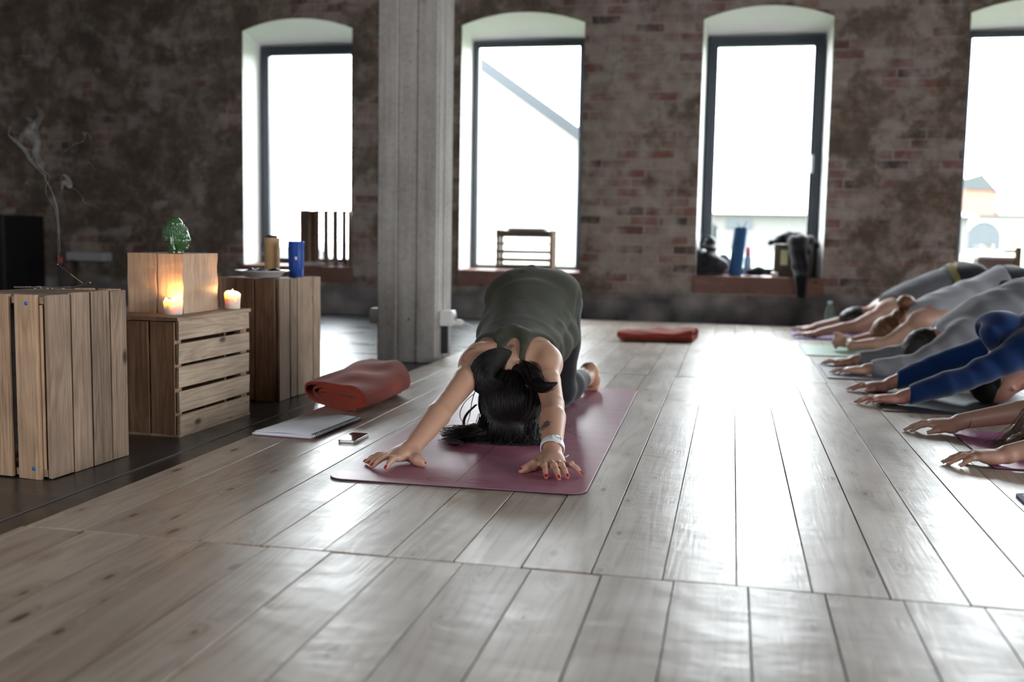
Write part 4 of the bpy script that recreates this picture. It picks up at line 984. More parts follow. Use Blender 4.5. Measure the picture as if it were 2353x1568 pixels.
# fourth sill
t = thing('sill_box', 'dark brown open box with a post standing on the rightmost sill', 'box', (2.00, 8.64, SY + .004))
b = MB(); b.box((-.15, -.08, 0), (.13, .08, .165)); b.build('box', M_DCRATEX, t, bevel=.004)
b = MB(); b.box((-.15, -.085, .166), (.13, .085, .186)); b.build('lid', simple('pale lilac board', (.42, .36, .40), .6), t, bevel=.003)
b = MB(); b.box((.115, -.10, .0), (.155, -.06, .262)); b.build('post', M_DCRATE, t, bevel=.003)
b = MB(); b.box((.03, -.09, .218), (.115, -.065, .240)); b.build('rail', M_DCRATE, t, bevel=.003)
t = thing('glass_jar', 'bright white glass jar on the dark box of the rightmost sill', 'jar', (1.925, 8.62, SY + .191))
b = MB(); b.lathe([(0, 0), (.030, 0), (.040, .01), (.046, .03), (.046, .085), (.044, .092), (0, .092)], n=24); b.build('body', simple('milky glass', (.88, .88, .88), .2, Transmission_Weight=.4), t, True, angle=50)
# dark left corner: cabinet, stand, shelf
t = thing('metal_cabinet', 'black metal cabinet in the dark left corner', 'cabinet', (-6.62, 8.16, DARK))
b = MB(); b.box((-.45, -.27, 0), (.45, .27, .80)); b.build('body', simple('black lacquer', (.004, .004, .005), .5), t, bevel=.008)
b = MB(); b.box((-.44, -.285, .02), (-.005, -.272, .78)); b.build('door', simple('black door', (.005, .005, .006), .5), t, bevel=.004)
b = MB(); b.box((.005, -.285, .02), (.44, -.272, .78)); d = b.build('door', simple('black door leaf', (.005, .005, .006), .5), t, bevel=.004)
b = MB(); b.box((.21, -.305, .27), (.235, -.286, .36)); b.build('door_handle', M_METAL, d, bevel=.003)
t = thing('wall_shelf', 'narrow pale grey box shelf fixed low on the wall beside the black cabinet', 'shelf', (-5.70, WY - .055, .40))
b = MB(); b.box((-.19, -.05, -.042), (.15, .054, .036)); b.build('board', simple('pale grey paint', (.36, .38, .40), .6), t, bevel=.004)
b = MB(); b.box((.155, -.05, -.042), (.205, .054, .036)); b.build('end_block', simple('pale grey end', (.42, .44, .46), .6), t, bevel=.004)
t = thing('slim_stand', 'slim black floor stand with a red top beside the cabinet', 'stand', (-5.74, 8.05, DARK))
b = MB(); b.lathe([(.11, 0), (.11, .012), (.02, .03), (.016, .05), (.016, .36), (.03, .37), (.03, .385), (0, .385)], n=20); b.build('post', M_BLACK, t, True, angle=40)
b = MB(); b.lathe([(.028, .386), (.036, .39), (.036, .44), (.028, .447), (0, .447)], n=20); b.build('red_top', simple('dark red enamel', (.20, .010, .012), .4), t, True, angle=40)
# ------------------------------------------------------------------ people: materials
def m_skin(name, base, red, tattoo=None):
    m = Mat(name); geo = m.n('ShaderNodeNewGeometry'); v = geo.outputs['Position']
    nz = m.noise(v, 14, 4); fine = m.noise(v, 180, 3)
    c = m.mix(m.ramp(nz, [(.35, 0), (.7, 1)]), base, red)
    c = m.mix(.25, c, m.ramp(fine, [(.3, .75), (.7, 1)]), 'MULTIPLY')
    for (p, r, thr, k) in tattoo or []:
        d = m.n('ShaderNodeVectorMath', {0: v, 1: p}, operation='DISTANCE').outputs['Value']
        ink = m.math('MULTIPLY', m.math('LESS_THAN', m.math('ADD', m.math('DIVIDE', d, r), m.math('MULTIPLY', m.noise(v, thr, 3, .6), 1.9)), 1.55), k)
        c = m.mix(ink, c, (.035, .036, .045))
    m.bsdf(Base_Color=c, Roughness=.47, Specular_IOR_Level=.5, Subsurface_Weight=.18, Subsurface_Radius=(.012, .005, .003), Subsurface_Scale=.5, Normal=m.bump(fine, .12, .0012)); return m.m
def m_hair(name, dark, light, rough=.34):
    m = Mat(name); v = m.coord((1, 1, 1)); tone = m.attr('tone')
    c = m.mix(m.math('ADD', m.math('MULTIPLY', tone, .6), m.math('MULTIPLY', m.noise(v, 40, 3), .4)), dark, light)
    m.bsdf(Base_Color=c, Roughness=rough, Specular_IOR_Level=.55); return m.m
M_SKIN = m_skin('skin', (.52, .312, .212), (.56, .300, .205), [((-.507, 2.885, .103), .029, 95, .8), ((-.684, 3.225, .283), .022, 150, .6)])
M_HAIR = m_hair('dark brown hair', (.0045, .0032, .0032), (.013, .009, .008), .45)
M_OLIVE = cloth('olive jersey', (.052, .054, .036), 700, .9, .12, .15, .2)
M_LEGG = cloth('black leggings', (.0075, .0088, .0125), 900, .7, .1, .3, .15)
M_NAIL = simple('red nail polish', (.42, .012, .018), .15)
M_WATCH = simple('white silicone', (.80, .82, .85), .4, var=.03)
M_DIAL = simple('watch face', (.34, .37, .43), .18, var=.05)

def nails(root, tips, mat, w=.0041, name='fingernail'):
    for t, d, rr in tips:
        t = np.array(t, float); d = np.array(d, float); d /= np.linalg.norm(d); l = np.cross([0, 0, 1.], d); l /= np.linalg.norm(l); n = np.cross(d, l)
        b = MB(); G = []
        for s_ in np.linspace(-1, 1, 9):
            u = .0006 + s_ * .0048; w_ = w * math.sqrt(max(.06, 1 - .70 * max(0, s_) ** 2)); h_ = math.sqrt(max(0, rr ** 2 - max(0, u) ** 2 * .55)) + .0005
            G.append([tuple(t + d * u + l * w_ * q + n * (h_ - .0020 * q * q)) for q in (-1, -.5, 0, .5, 1)])
        b.grid(G); o = b.build(name, mat, root, True, world=True); so = o.modifiers.new('t', 'SOLIDIFY'); so.thickness = .0010; so.offset = 1

# ------------------------------------------------------------------ the woman on the plum mat
def woman():
    MZ = .0050
    root = thing('person', 'person kneeling forward on the plum mat in an olive tank top and black leggings', 'person', (-.70, 3.45, MZ))
    h = .0038; lo, hi = (-1.03, 2.57, -.012), (-.32, 4.40, .60)
    T = Field(lo, hi, h)
    X1 = (1, 0, 0)
    # torso: pelvis up, spine sloping down towards the shoulders
    P = [(-.728, 3.865, .398), (-.722, 3.74, .382), (-.714, 3.58, .330), (-.702, 3.44, .278), (-.692, 3.33, .248)]
    T.chain(P, [.106, .098, .083, .089, .086], .004, v=X1, sc=1.36)
    T.ell((-.728, 3.86, .403), (.163, .118, .110), .04)
    for s_ in (-1, 1): T.ell((-.728 + s_ * .076, 3.925, .396), (.091, .088, .106), .035)
    T.ell((-.690, 3.315, .248), (.118, .085, .066), .03)                       # upper back
    T.ell((-.672, 3.245, .242), (.052, .060, .042), .03)
    for s_ in (-1, 1): T.ell((-.695 + s_ * .075, 3.335, .278), (.040, .065, .030), .03)     # shoulder blades
    for s_ in (-1, 1): T.ell((-.700 + s_ * .062, 3.38, .200), (.058, .062, .050), .03)      # chest
    # legs
    Lg = T.blank()
    for s_, kx, tx in ((-1, -.830, -.855), (1, -.622, -.560)):
        hx = -.728 + s_ * .082
        Lg.chain([(hx, 3.845, .385), (hx + s_ * .012, 3.83, .25), (kx, 3.815, .075)], [.098, .082, .060], .03)
        Lg.ell((kx, 3.795, .062), (.056, .054, .052), .02)
        an = (tx - s_ * .012, 4.175, .070)
        Lg.chain([(kx, 3.83, .062), (kx + (an[0] - kx) * .35, 3.94, .068), an], [.055, .056, .034], .03)
    Ft = T.blank()
    for s_, kx, tx in ((-1, -.830, -.855), (1, -.622, -.560)):
        an = (tx - s_ * .012, 4.175, .070)
        Ft.cap((an[0] - (tx - kx) * .3, 4.09, .072), an, .037, .033, .02)
        Ft.chain([an, (tx, 4.222, .094)], [.033, .032], .02).chain([(tx, 4.222, .094), (tx + s_ * .004, 4.262, .050), (tx + s_ * .006, 4.275, .026)], [.031, .029, .024], .02, v=X1, sc=1.15)
        for k in range(5): Ft.cap((tx + s_ * (.026 - .013 * k), 4.272, .022), (tx + s_ * (.028 - .014 * k), 4.255 - .002 * k, .013), .0105, .0085, .006)
    # arms
    A = T.blank()
    SL, EL, WL = np.array((-.780, 3.235, .242)), np.array((-.823, 2.985, .137)), np.array((-.859, 2.748, .046))
    SR, ER, WR = np.array((-.588, 3.285, .242)), np.array((-.513, 3.055, .136)), np.array((-.469, 2.800, .048))
    for S, E, W, s_ in ((SL, EL, WL, -1), (SR, ER, WR, 1)):
        A.cap(S, S + (E - S) * .5, .0455, .0410, .004); A.cap(S + (E - S) * .5, E, .0410, .0335, .004)
        A.ell(S + (E - S) * .14 + np.array([s_ * .012, 0, .006]), (.044, .060, .044), .03)            # deltoid
        A.cap(E, E + (W - E) * .30, .0340, .0360, .006); A.cap(E + (W - E) * .30, W, .0360, .0250, .006, v=X1, sc=1.10)
        A.cap(S, (-.690, S[1] + .06, .240), .048, .058, .04)                                            # shoulder girdle
        A.cap(S + np.array([-s_ * .02, .05, -.015]), (-.70 + s_ * .085, 3.47, .268), .042, .046, .03)    # lats
        A.cap((S[0] - s_ * .035, S[1] - .01, .255), (-.672, 3.22, .226), .033, .038, .03)               # trapezius
    # hands
    tips = []
    def hand(W, mcps, tps, thumb, cmc):
        W = np.array(W)
        for i, (m, t) in enumerate(zip(mcps, tps)):
            m = np.array(m); s = W + (m - W) * .25; s[2] = W[2] - .008
            A.cap(s, m, .0165, .0115, .016)
            tips.append(finger(A, m, t, (.0088, .0092, .0088, .0078)[i], (.0064, .0066, .0063, .0058)[i], arch=.0105, k=.005))
        A.ell(W * .45 + np.mean([np.array(m) for m in mcps], 0) * .55 + np.array([0, 0, -.006]), (.030, .034, .018), .014)
        A.chain([W + np.array([0, 0, -.010]), cmc, thumb[0], thumb[1], thumb[2]], [.021, .0185, .0128, .0098, .0074], .012)
        tips.append((thumb[2], np.array(thumb[2]) - np.array(thumb[1]), .0074))
    hand(WR, [(-.478, 2.708, .031), (-.461, 2.711, .033), (-.443, 2.718, .032), (-.428, 2.729, .028)],
         [(-.456, 2.634, .0115), (-.421, 2.630, .0115), (-.403, 2.654, .0115), (-.374, 2.705, .0110)],
         [(-.508, 2.712, .023), (-.522, 2.693, .017), (-.533, 2.678, .0125)], (-.492, 2.757, .026))
    hand(WL, [(-.872, 2.662, .031), (-.889, 2.671, .033), (-.903, 2.684, .032), (-.911, 2.700, .028)],
         [(-.891, 2.617, .0115), (-.933, 2.632, .0115), (-.951, 2.655, .0115), (-.971, 2.677, .0110)],
         [(-.828, 2.690, .023), (-.816, 2.687, .017), (-.807, 2.685, .0125)], (-.846, 2.722, .026))
    # neck and head: the forehead rests on the mat, the crown faces the viewer
    Hd = T.blank()
    Hd.chain([(-.675, 3.29, .245), (-.664, 3.235, .198), (-.660, 3.205, .160)], [.056, .050, .050], .03)
    Hd.ell((-.660, 3.185, .116), (.074, .088, .098), .02)
    Hd.ell((-.662, 3.225, .080), (.054, .060, .058), .02)                          # face turned down
    Hd.cap((-.662, 3.262, .060), (-.662, 3.290, .050), .018, .012, .01)            # nose
    for s_ in (-1, 1): Hd.ell((-.660 + s_ * .074, 3.215, .125), (.010, .022, .030), .006)   # ears
    Hd.ell((-.662, 3.275, .090), (.030, .020, .022), .02)
    body = T.copy(); body.join(Lg, .03); body.join(Ft, .01); body.join(A, .03); body.join(Hd, .03)
    # spine furrow and armpit creases
    body.floor(MZ); body.build('body', M_SKIN, root, 1)
    nails(root, tips, M_NAIL)
    # leggings
    L = Lg.copy(); pel = T.copy(); pel.keep((0, -1, .25), (0, 3.70, .40)); L.join(pel, .03); L.grow(.0030)
    L.keep((0, 1, 0), (0, 4.118, 0))
    L.fold(folds(.0014, 85, (.15, .6, 1), 1.0, 12)); L.floor(MZ - .0003); L.build('leggings', M_LEGG, root, 1)
    # olive tank top
    S = T.copy()
    g = T.blank()
    for s_ in (-1, 1): g.cap((-.690 + s_ * .052, 3.36, .272), (-.672 + s_ * .042, 3.225, .250), .034, .028, .02)
    g.chain([(-.612, 3.42, .250), (-.600, 3.56, .262), (-.592, 3.68, .282), (-.600, 3.78, .335)], [.042, .048, .046, .045], .04)   # loose cloth hanging on one side
    g.chain([(-.79, 3.44, .255), (-.82, 3.60, .290), (-.85, 3.74, .330)], [.045, .05, .045], .04)
    sh = A.blank()
    for Sx, Sy in ((-.775, 3.30), (-.600, 3.345)): g.cap((Sx, Sy + .08, .255), (Sx, Sy + .02, .225), .05, .04, .03)
    up = Lg.copy(); up.keep((0, 0, -1), (0, 0, .16)); S.join(up, .05); S.join(g, .035); S.grow(.0085)
    S.fold(folds(.0009, 34, (1, .25, .2), .5, 21)); S.fold(folds(.0007, 70, (.9, .4, .3), .8, 5))
    S.chain([(-.575, 3.44, .285), (-.588, 3.56, .325), (-.590, 3.68, .350), (-.580, 3.78, .395)], [.003, .007, .008, .003], .035)
    # a pinched ridge over the seat and draped folds above the neckline
    S.chain([(-.758, 3.80, .508), (-.742, 3.86, .518), (-.735, 3.93, .502)], [.006, .012, .006], .02)
    S.chain([(-.738, 3.255, .303), (-.724, 3.292, .325), (-.692, 3.310, .336), (-.657, 3.292, .323), (-.640, 3.250, .298)], [.005, .007, .007, .007, .005], .03)
    # neck scoop, arm openings, hem
    S.ell((-.676, 3.150, .280), (.030, .118, .13), .004, sub=True)
    S.ell((-.806, 3.175, .260), (.080, .130, .155), .006, sub=True); S.ell((-.560, 3.222, .260), (.070, .132, .155), .006, sub=True)
    S.keep((0, -1, -.25), (0, 3.185, .25), .004)
    S.keep((0, 1.05, -1), (0, 3.70, .283), .004)
    S.floor(MZ); S.build('tank_top', M_OLIVE, root, 1)
    # hair: a mass over the head plus many locks
    Hm = T.blank()
    C = np.array((-.660, 3.172, .108)); RR = np.array((.101, .104, .106))
    Hm.ell(C, RR, 0)
    Hm.ell((-.648, 3.150, .050), (.108, .052, .042), .03)
    Hm.ell((-.655, 3.130, .020), (.118, .050, .016), .03)
    Hm.chain([(-.690, 3.225, .262), (-.715, 3.180, .252), (-.742, 3.140, .235), (-.752, 3.120, .205), (-.735, 3.110, .178), (-.700, 3.110, .175)], [.008, .014, .024, .028, .025, .018], .022)
    Hm.chain([(-.645, 3.18, .215), (-.612, 3.16, .222), (-.582, 3.125, .200), (-.548, 3.085, .188)], [.03, .022, .024, .010], .02)
    Hm.chain([(-.740, 3.090, .030), (-.790, 3.075, .024), (-.835, 3.065, .020)], [.026, .020, .010], .02)
    Hm.grow(-.003); Hm.floor(MZ)
    hair = Hm.build('hair', M_HAIR, root, 1)
    r = random.Random(6); lk = MB()
    # strands run over the crown from the nape knot down to the mat and fan out there
    def crown(ph, a):
        d = np.array([math.sin(ph) * math.sin(a), -math.sin(ph) * math.cos(a) * .86 + math.cos(ph) * .42, math.cos(ph) * .92 + math.sin(ph) * math.cos(a) * .12])
        d /= np.linalg.norm(d); return d
    for i in range(2300):
        a0 = r.uniform(-2.0, 2.0); sw = r.uniform(.15, .55) if a0 < .5 else r.uniform(-.5, -.1); off = abs(r.gauss(0, .0045)); wv = r.uniform(0, 6)
        pts = [C + crown(.18 + 1.95 * t, a0 - sw * math.sin(t * PI) * .6 + .05 * math.sin(5 * t + wv)) * (RR + .0005 + off * math.sin(PI * (.15 + .85 * t))) for t in np.linspace(0, 1, 9)]
        e = pts[-1]; ox = (e[0] + .655) * r.uniform(.05, .45) + r.gauss(0, .008); oy = -abs(r.gauss(0, .012)) if abs(a0) < 1.2 else r.gauss(0, .012)
        pts += [np.array([e[0] + ox * .3, e[1] - .003 + oy * .2, max(.032, e[2] * .62)]), np.array([e[0] + ox * .7, e[1] - .009 + oy * .7, .017]), np.array([e[0] + ox * 1.3 + .02 * math.sin(wv), e[1] - .018 + oy * 1.3, .0085])]
        Q = spline(pts, 22); Q[:, 2] = np.maximum(Q[:, 2], MZ + .0015)
        lk.tube(Q, [.0004 + .0005 * math.sin(PI * (.15 + .8 * k / 21)) for k in range(22)], 3, tone=r.random())
    # the coil beside the neck
    cp = [(-.668, 3.225, .245), (-.692, 3.195, .258), (-.722, 3.155, .250), (-.746, 3.125, .222), (-.745, 3.112, .190), (-.715, 3.108, .170), (-.672, 3.112, .168)]
    for i in range(1000):
        u = r.uniform(0, 2 * PI); rd = r.uniform(.75, 1.06); sp = r.uniform(-.9, .9); Q = []
        base = spline(cp, 22); Tn = np.gradient(base, axis=0); Tn /= np.linalg.norm(Tn, axis=1)[:, None]
        for k in range(22):
            t = k / 21; rad = (.010 + .031 * math.sin(PI * min(.80, .06 + t * .8)) ** 1.2) * rd
            s1 = np.cross(Tn[k], [0, 1, .2]); s1 /= np.linalg.norm(s1); s2 = np.cross(Tn[k], s1); uu = u + sp * t * 1.6
            Q.append(base[k] + s1 * math.cos(uu) * rad + s2 * math.sin(uu) * rad * .8)
        lk.tube(Q, [.0003 + .0005 * math.sin(PI * (.1 + .8 * k / 21)) for k in range(22)], 3, tone=r.random())
    # wisp on the other side
    for i in range(320):
        o = np.array([r.gauss(0, .010), r.gauss(0, .010), r.gauss(0, .008)]); tp = r.uniform(.75, 1.1)
        Q = spline([np.array((-.640, 3.20, .232)) + o, np.array((-.612, 3.155, .230)) + o, np.array((-.590, 3.125, .200)) + o * 1.1, np.array((-.553, 3.075, .186)) + o * .9, np.array((-.527 + .022 * (tp - .75), 3.052, .190 + .018 * (tp - .75))) + o * .45, np.array((-.505 + .05 * (tp - 1), 3.045, .202 + .03 * (tp - 1))) + o * .12], 18)
        lk.tube(Q, [.0009 * (1 - k / 19) + .0003 for k in range(18)], 4, tone=r.random())
    # locks fanned out on the mat
    for i in range(420):
        x0 = r.uniform(-.76, -.56); sgn = -1 if x0 < -.70 else r.choice((-1, 1, 0)); ln = r.uniform(.02, .085)
        y0 = 3.085 + r.uniform(-.012, .02)
        Q = spline([(x0, y0 + .03, .070 + r.uniform(-.02, .03)), (x0 + sgn * .010, y0, .035), (x0 + sgn * ln * .5, y0 - .010 + r.uniform(-.01, .01), .014), (x0 + sgn * ln, y0 + r.uniform(-.02, .02), .0085 + r.uniform(0, .012))], 14)
        lk.tube(Q, [.0009 * (1 - (k / 14) ** 2) + .0003 for k in range(14)], 4, tone=r.random())
    for i in range(110):                       # brown fringe of loose ends at the left
        y0 = 3.06 + r.uniform(-.01, .03); e = r.uniform(.03, .11); zt = r.uniform(.010, .055)
        Q = spline([(-.735, y0, .045), (-.770, y0 - .008, .040 + r.uniform(-.01, .02)), (-.79 - e * .4, y0 - .012 + r.uniform(-.012, .012), zt), (-.79 - e * .75, y0 + r.uniform(-.02, .03), max(.009, zt - .012)), (-.785 - e * .6, y0 + .02, max(.009, zt - .016))], 18)
        lk.tube(Q, [.0011 * (1 - k / 20) + .0003 for k in range(18)], 5, tone=r.uniform(.6, 2.0))
    for pts, rad in (([(-.765, 3.10, .115), (-.792, 3.09, .085), (-.800, 3.085, .055), (-.785, 3.07, .02), (-.775, 3.02, .009), (-.790, 2.985, .008), (-.825, 3.00, .008), (-.845, 3.04, .010), (-.840, 3.07, .018)], .0022),
                     ([(-.770, 3.11, .150), (-.800, 3.10, .120), (-.812, 3.09, .085), (-.802, 3.09, .060), (-.780, 3.09, .058)], .0009), ([(-.760, 3.12, .19), (-.775, 3.10, .13), (-.782, 3.095, .08), (-.790, 3.09, .05)], .0010),
                     ([(-.775, 3.13, .29), (-.805, 3.12, .278), (-.812, 3.11, .255), (-.800, 3.11, .245)], .0007), ([(-.700, 3.20, .315), (-.745, 3.16, .318), (-.79, 3.14, .300), (-.806, 3.12, .27)], .0005), ([(-.69, 3.21, .312), (-.73, 3.19, .318), (-.775, 3.17, .31)], .0004)):
        Q = spline(pts, 40)
        for j in range(5):
            o = np.array([r.gauss(0, 1), r.gauss(0, 1), abs(r.gauss(0, 1))]) * rad * .7; lk.tube(Q + o, [rad * .75 * (1 - .75 * (k / 40) ** 2) for k in range(40)], 6, tone=r.random())
    s_ = lk.build('loose_strands', M_HAIR, hair, True); s_.data.transform(Matrix.Translation(-Vector(root.location)))
    # watch on the wrist
    d = (ER - WR); d /= np.linalg.norm(d); c = WR + d * .018
    up = np.array([.42, -.1, 1.0]); up -= d * (up @ d); up /= np.linalg.norm(up); lf = np.cross(up, d)
    b = MB(); G = []
    for k in range(36):
        a = 2 * PI * k / 36; rad = np.array([math.cos(a) * .0315, math.sin(a) * .0285]); w_ = .0095 + .0055 * max(0, math.sin(a)) ** 2; row = []
        for q, e in ((-1, 0), (-1, .0028), (-.6, .0036), (.6, .0036), (1, .0028), (1, 0)):
            row.append(tuple(c + lf * (rad[0] + math.cos(a) * e) + up * (rad[1] + math.sin(a) * e) + d * q * w_))
        G.append(row)
    G.append(G[0]); b.grid(G, wrap=True); wt = b.build('wristwatch', M_WATCH, root, True, world=True, angle=50)
    M_ = Matrix((( lf[0], d[0], up[0], 0), (lf[1], d[1], up[1], 0), (lf[2], d[2], up[2], 0), (0, 0, 0, 1)))
    def sub(b, nm, mat):
        o = b.build(nm, mat, wt, True, angle=40); o.data.transform(Matrix.Translation(-Vector(root.location))); return o
    cc = c + up * .0325
    b = MB(); b.lathe([(.0155, -.006), (.0160, .001), (.0150, .0022), (.0135, .0026)], cc, 32, M=M_); sub(b, 'bezel', M_WATCH)
    b = MB(); b.lathe([(.0136, .0012), (.0136, .0024), (0, .0026)], cc, 32, M=M_); sub(b, 'dial', M_DIAL)
    b = MB()
    for p in ([(-.0085, .001), (.0085, -.001)],): b.tube([tuple(cc + lf * x + d * y + up * .0029) for x, y in p], .0006, 5)
    for a0, a1 in ((.4, 1.3), (2.4, 3.6)): b.tube([tuple(cc + lf * .0118 * math.cos(a) + d * .0118 * math.sin(a) + up * .0028) for a in np.linspace(a0, a1, 8)], .0009, 5)
    sub(b, 'hands_and_marks', simple('dark watch marks', (.02, .025, .03), .4))
    e = c + lf * -.030 * -1 + up * -.016
    e = c + np.array([.034, -.006, -.022]); b = MB(); b.tube(spline([e + np.array([-.008, .006, -.004]), e + np.array([.004, -.004, -.002]), e + np.array([.014, -.006, .006])], 10), [.006, .0075, .007, .007, .0065, .006, .006, .0055, .004, .002], 8, flat=.35); sub(b, 'strap_end', M_WATCH)
woman()
# ------------------------------------------------------------------ the row of kneelers on the right, all facing -x
M_SKIN_B = m_skin('skin of the others', (.48, .29, .215), (.52, .275, .205))
PZ = .0052
def bangs(): pass
def kneeler(label, Y, J, hands, shirt, trousers, hair, sleeves='none', h=.0065, hood=False, stripe=None, extra=None, neckcut=True, clasp=False, nail=None, loc_x=1.0):
    """J: joint positions in the x-z plane; hands: (x, y) of far and near wrists and finger reach"""
    root = thing('person', label, 'person', (loc_x, Y, PZ))
    ys = [hd[1] for hd in hands]
    lo = (min(hd[0] for hd in hands) - .24, min(min(ys), Y) - .30, -.012); hi = (J['foot'][0] + .12, max(max(ys), Y) + .30, .62)
    T = Field(lo, hi, h); YV = (0, 1, 0)
    hip, wa, ch, sh = [np.array((J[k][0], Y, J[k][1])) for k in ('hip', 'waist', 'chest', 'shoulder')]
    w = J.get('build', 1.0)
    T.chain([hip + np.array([.0, 0, 0]), wa, ch, sh], [.108 * w, .090 * w, .098 * w, .080 * w], .008, v=YV, sc=1.4)
    T.ell(hip + np.array([.02, 0, .005]), (.125, .170, .115), .04)
    for s_ in (-1, 1): T.ell(hip + np.array([.085, s_ * .075, 0]), (.085, .09, .105), .04)
    for s_ in (-1, 1): T.ell(ch + np.array([.02, s_ * .06, -.055]), (.07, .055, .05), .03)
    Lg = T.blank(); kn = J['knee']
    for s_ in (-1, 1):
        k_ = np.array((kn[0], Y + s_ * .11, .065))
        Lg.chain([hip + np.array([.02, s_ * .085, -.02]), (hip + k_) / 2 + np.array([.01, s_ * .05, .0]), k_], [.105, .085, .060], .03)
        an = np.array((J['foot'][0] - .12, Y + s_ * .10, .055)); Lg.chain([k_, k_ * .6 + an * .4 + np.array([0, 0, .012]), an], [.058, .056, .038], .03)
    Ft = T.blank()
    for s_ in (-1, 1):
        an = np.array((J['foot'][0] - .14, Y + s_ * .10, .055)); Ft.chain([an, an + np.array([.07, 0, -.005]), an + np.array([.17, -s_ * .01, -.028])], [.036, .036, .022], .02, v=YV, sc=1.2)
    A = T.blank(); H_ = T.blank(); tips = []
    for (wx, wy, wz, ez, L, sp), s_ in zip(hands, (1, -1)):
        S = sh + np.array([.01, s_ * .135 * w, 0]); W = np.array((wx, wy, wz))
        E = S * .50 + W * .50; E[2] = ez; E[1] += s_ * .02
        A.cap(S, S * .5 + E * .5, .050 * w, .0445, .006); A.cap(S * .5 + E * .5, E, .0445, .0365, .006)
        A.ell(S + np.array([-.02, s_ * .01, .005]), (.06, .046, .048), .03)
        A.cap(E, E * .7 + W * .3, .037, .0375, .006); A.cap(E * .7 + W * .3, W, .0375, .026, .006, v=YV, sc=1.1)
        A.cap(S, ch + np.array([0, s_ * .04, .01]), .052, .07, .04); A.cap(S + np.array([.03, 0, -.01]), ch * .6 + wa * .4 + np.array([0, s_ * .09, 0]), .045, .045, .03)
        A.cap(S + np.array([-.02, -s_ * .03, .01]), sh + np.array([-.05, 0, -.02]), .040, .046, .03)
        if clasp: continue
        fw = (-1, L[1] if isinstance(L, tuple) else 0.0); ln = L[0] if isinstance(L, tuple) else L
        H2 = H_; tips += flat_hand(H2, W, fw, s_ * 1.0, L=ln, spread=sp, kn=J.get('kn', .030), zf=(.0008 if J.get('edge') else PZ) + .0062, wr=.024)
    if clasp:                      # palms pressed together, fingers forward, held above the mat
        c = np.array(clasp)
        for s_, hd in zip((1, -1), hands):
            W = np.array(hd[:3]); o = np.array([0, s_ * .016, 0])
            H_.cap(W, c + o + np.array([.05, 0, 0]), .024, .019, .02, v=(0, 0, 1), sc=1.3)
            for k in range(4):
                a = c + o + np.array([.03, 0, .026 - .017 * k]); H_.chain([a + np.array([.03, 0, 0]), a + np.array([-.03, -s_ * .004, .004]), a + np.array([-.055 + .010 * abs(k - 1), -s_ * .006, -.016])], [.0115, .0092, .0075], .006)
            H_.chain([c + o + np.array([.05, 0, .02]), c + o + np.array([.01, -s_ * .006, .042]), c + np.array([-.018, s_ * .004, .046])], [.013, .0105, .008], .008)
    hd = J['head']; C = np.array((hd[0], Y + J.get('head_dy', 0), hd[1])); Hd = T.blank()
    nb = sh * .45 + C * .55
    Hd.chain([sh + np.array([-.01, 0, 0]), nb, C + np.array([.015, 0, .02])], [.062, .054, .058], .03)
    fx = np.array(J.get('face', (.5, 0, -.85))); fx = fx / np.linalg.norm(fx)        # direction of the face
    cr = np.array(J.get('crown', (-.85, 0, -.5))); cr = cr - fx * (cr @ fx); cr /= np.linalg.norm(cr); sd = np.cross(fx, cr)
    q = lambda f, c, s_: C + fx * f + cr * c + sd * s_
    Hd.ell(C, (.092, .108, .076), .02, R=[fx, cr, sd]); Hd.ell(q(.030, -.055, 0), (.062, .062, .056), .02, R=[fx, cr, sd])
    Hd.cap(q(.090, .005, 0), q(.108, -.022, 0), .010, .014, .01); Hd.ell(q(.088, -.062, 0), (.012, .010, .022), .01, R=[fx, cr, sd])
    for s_ in (-1, 1):
        Hd.ell(q(.0, -.018, s_ * .076), (.028, .034, .014), .006, R=[fx, cr, sd]); Hd.ell(q(.080, .012, s_ * .030), (.012, .008, .016), .006, R=[fx, cr, sd])
    body = T.copy(); body.join(Lg, .03); body.join(Ft, .015); body.join(A, .03); body.join(H_, .012); body.join(Hd, .025)
    X, Yy, Z = body.xyz(); zf = np.where(X < J.get('edge', -9), .0008, PZ); body.d = np.maximum(body.d, (zf - Z + 0 * Yy).astype(np.float32)); body.build('body', J.get('skin', M_SKIN_B), root, 1)
    # trousers
    L = Lg.copy(); pel = T.copy(); pel.keep((-1, 0, .45), tuple(wa * .42 + hip * .58)); L.join(pel, .03); L.grow(.005); L.keep((1, 0, 0), (J['foot'][0] - .16, 0, 0))
    L.fold(folds(.002, 60, (.6, .3, 1), 1.0, 2)); L.floor(PZ - .0003); tro = L.build('trousers', trousers, root, 1)
    if stripe:
        B = T.copy(); B.join(Lg, .03); B.grow(.0140); d = np.array(hip - wa); d /= np.linalg.norm(d); p = wa * .30 + hip * .70
        B.keep(d, tuple(p + d * .040)); B.keep(-d, tuple(p)); B.keep((0, 0, -1), (0, 0, hip[2] - .16)); B.build('waistband', stripe, tro, 1)
    # top
    S = T.copy(); S.grow(.0125 if sleeves == 'none' else .014)
    if sleeves == 'long':
        SA = A.copy(); SA.grow(.0105); S.join(SA, .03)
    S.fold(folds(.0045, 42, (.9, .2, .5), 1.1, int(Y * 10))); S.fold(folds(.002, 85, (.5, 1, .4), 1.2, int(Y * 7)))
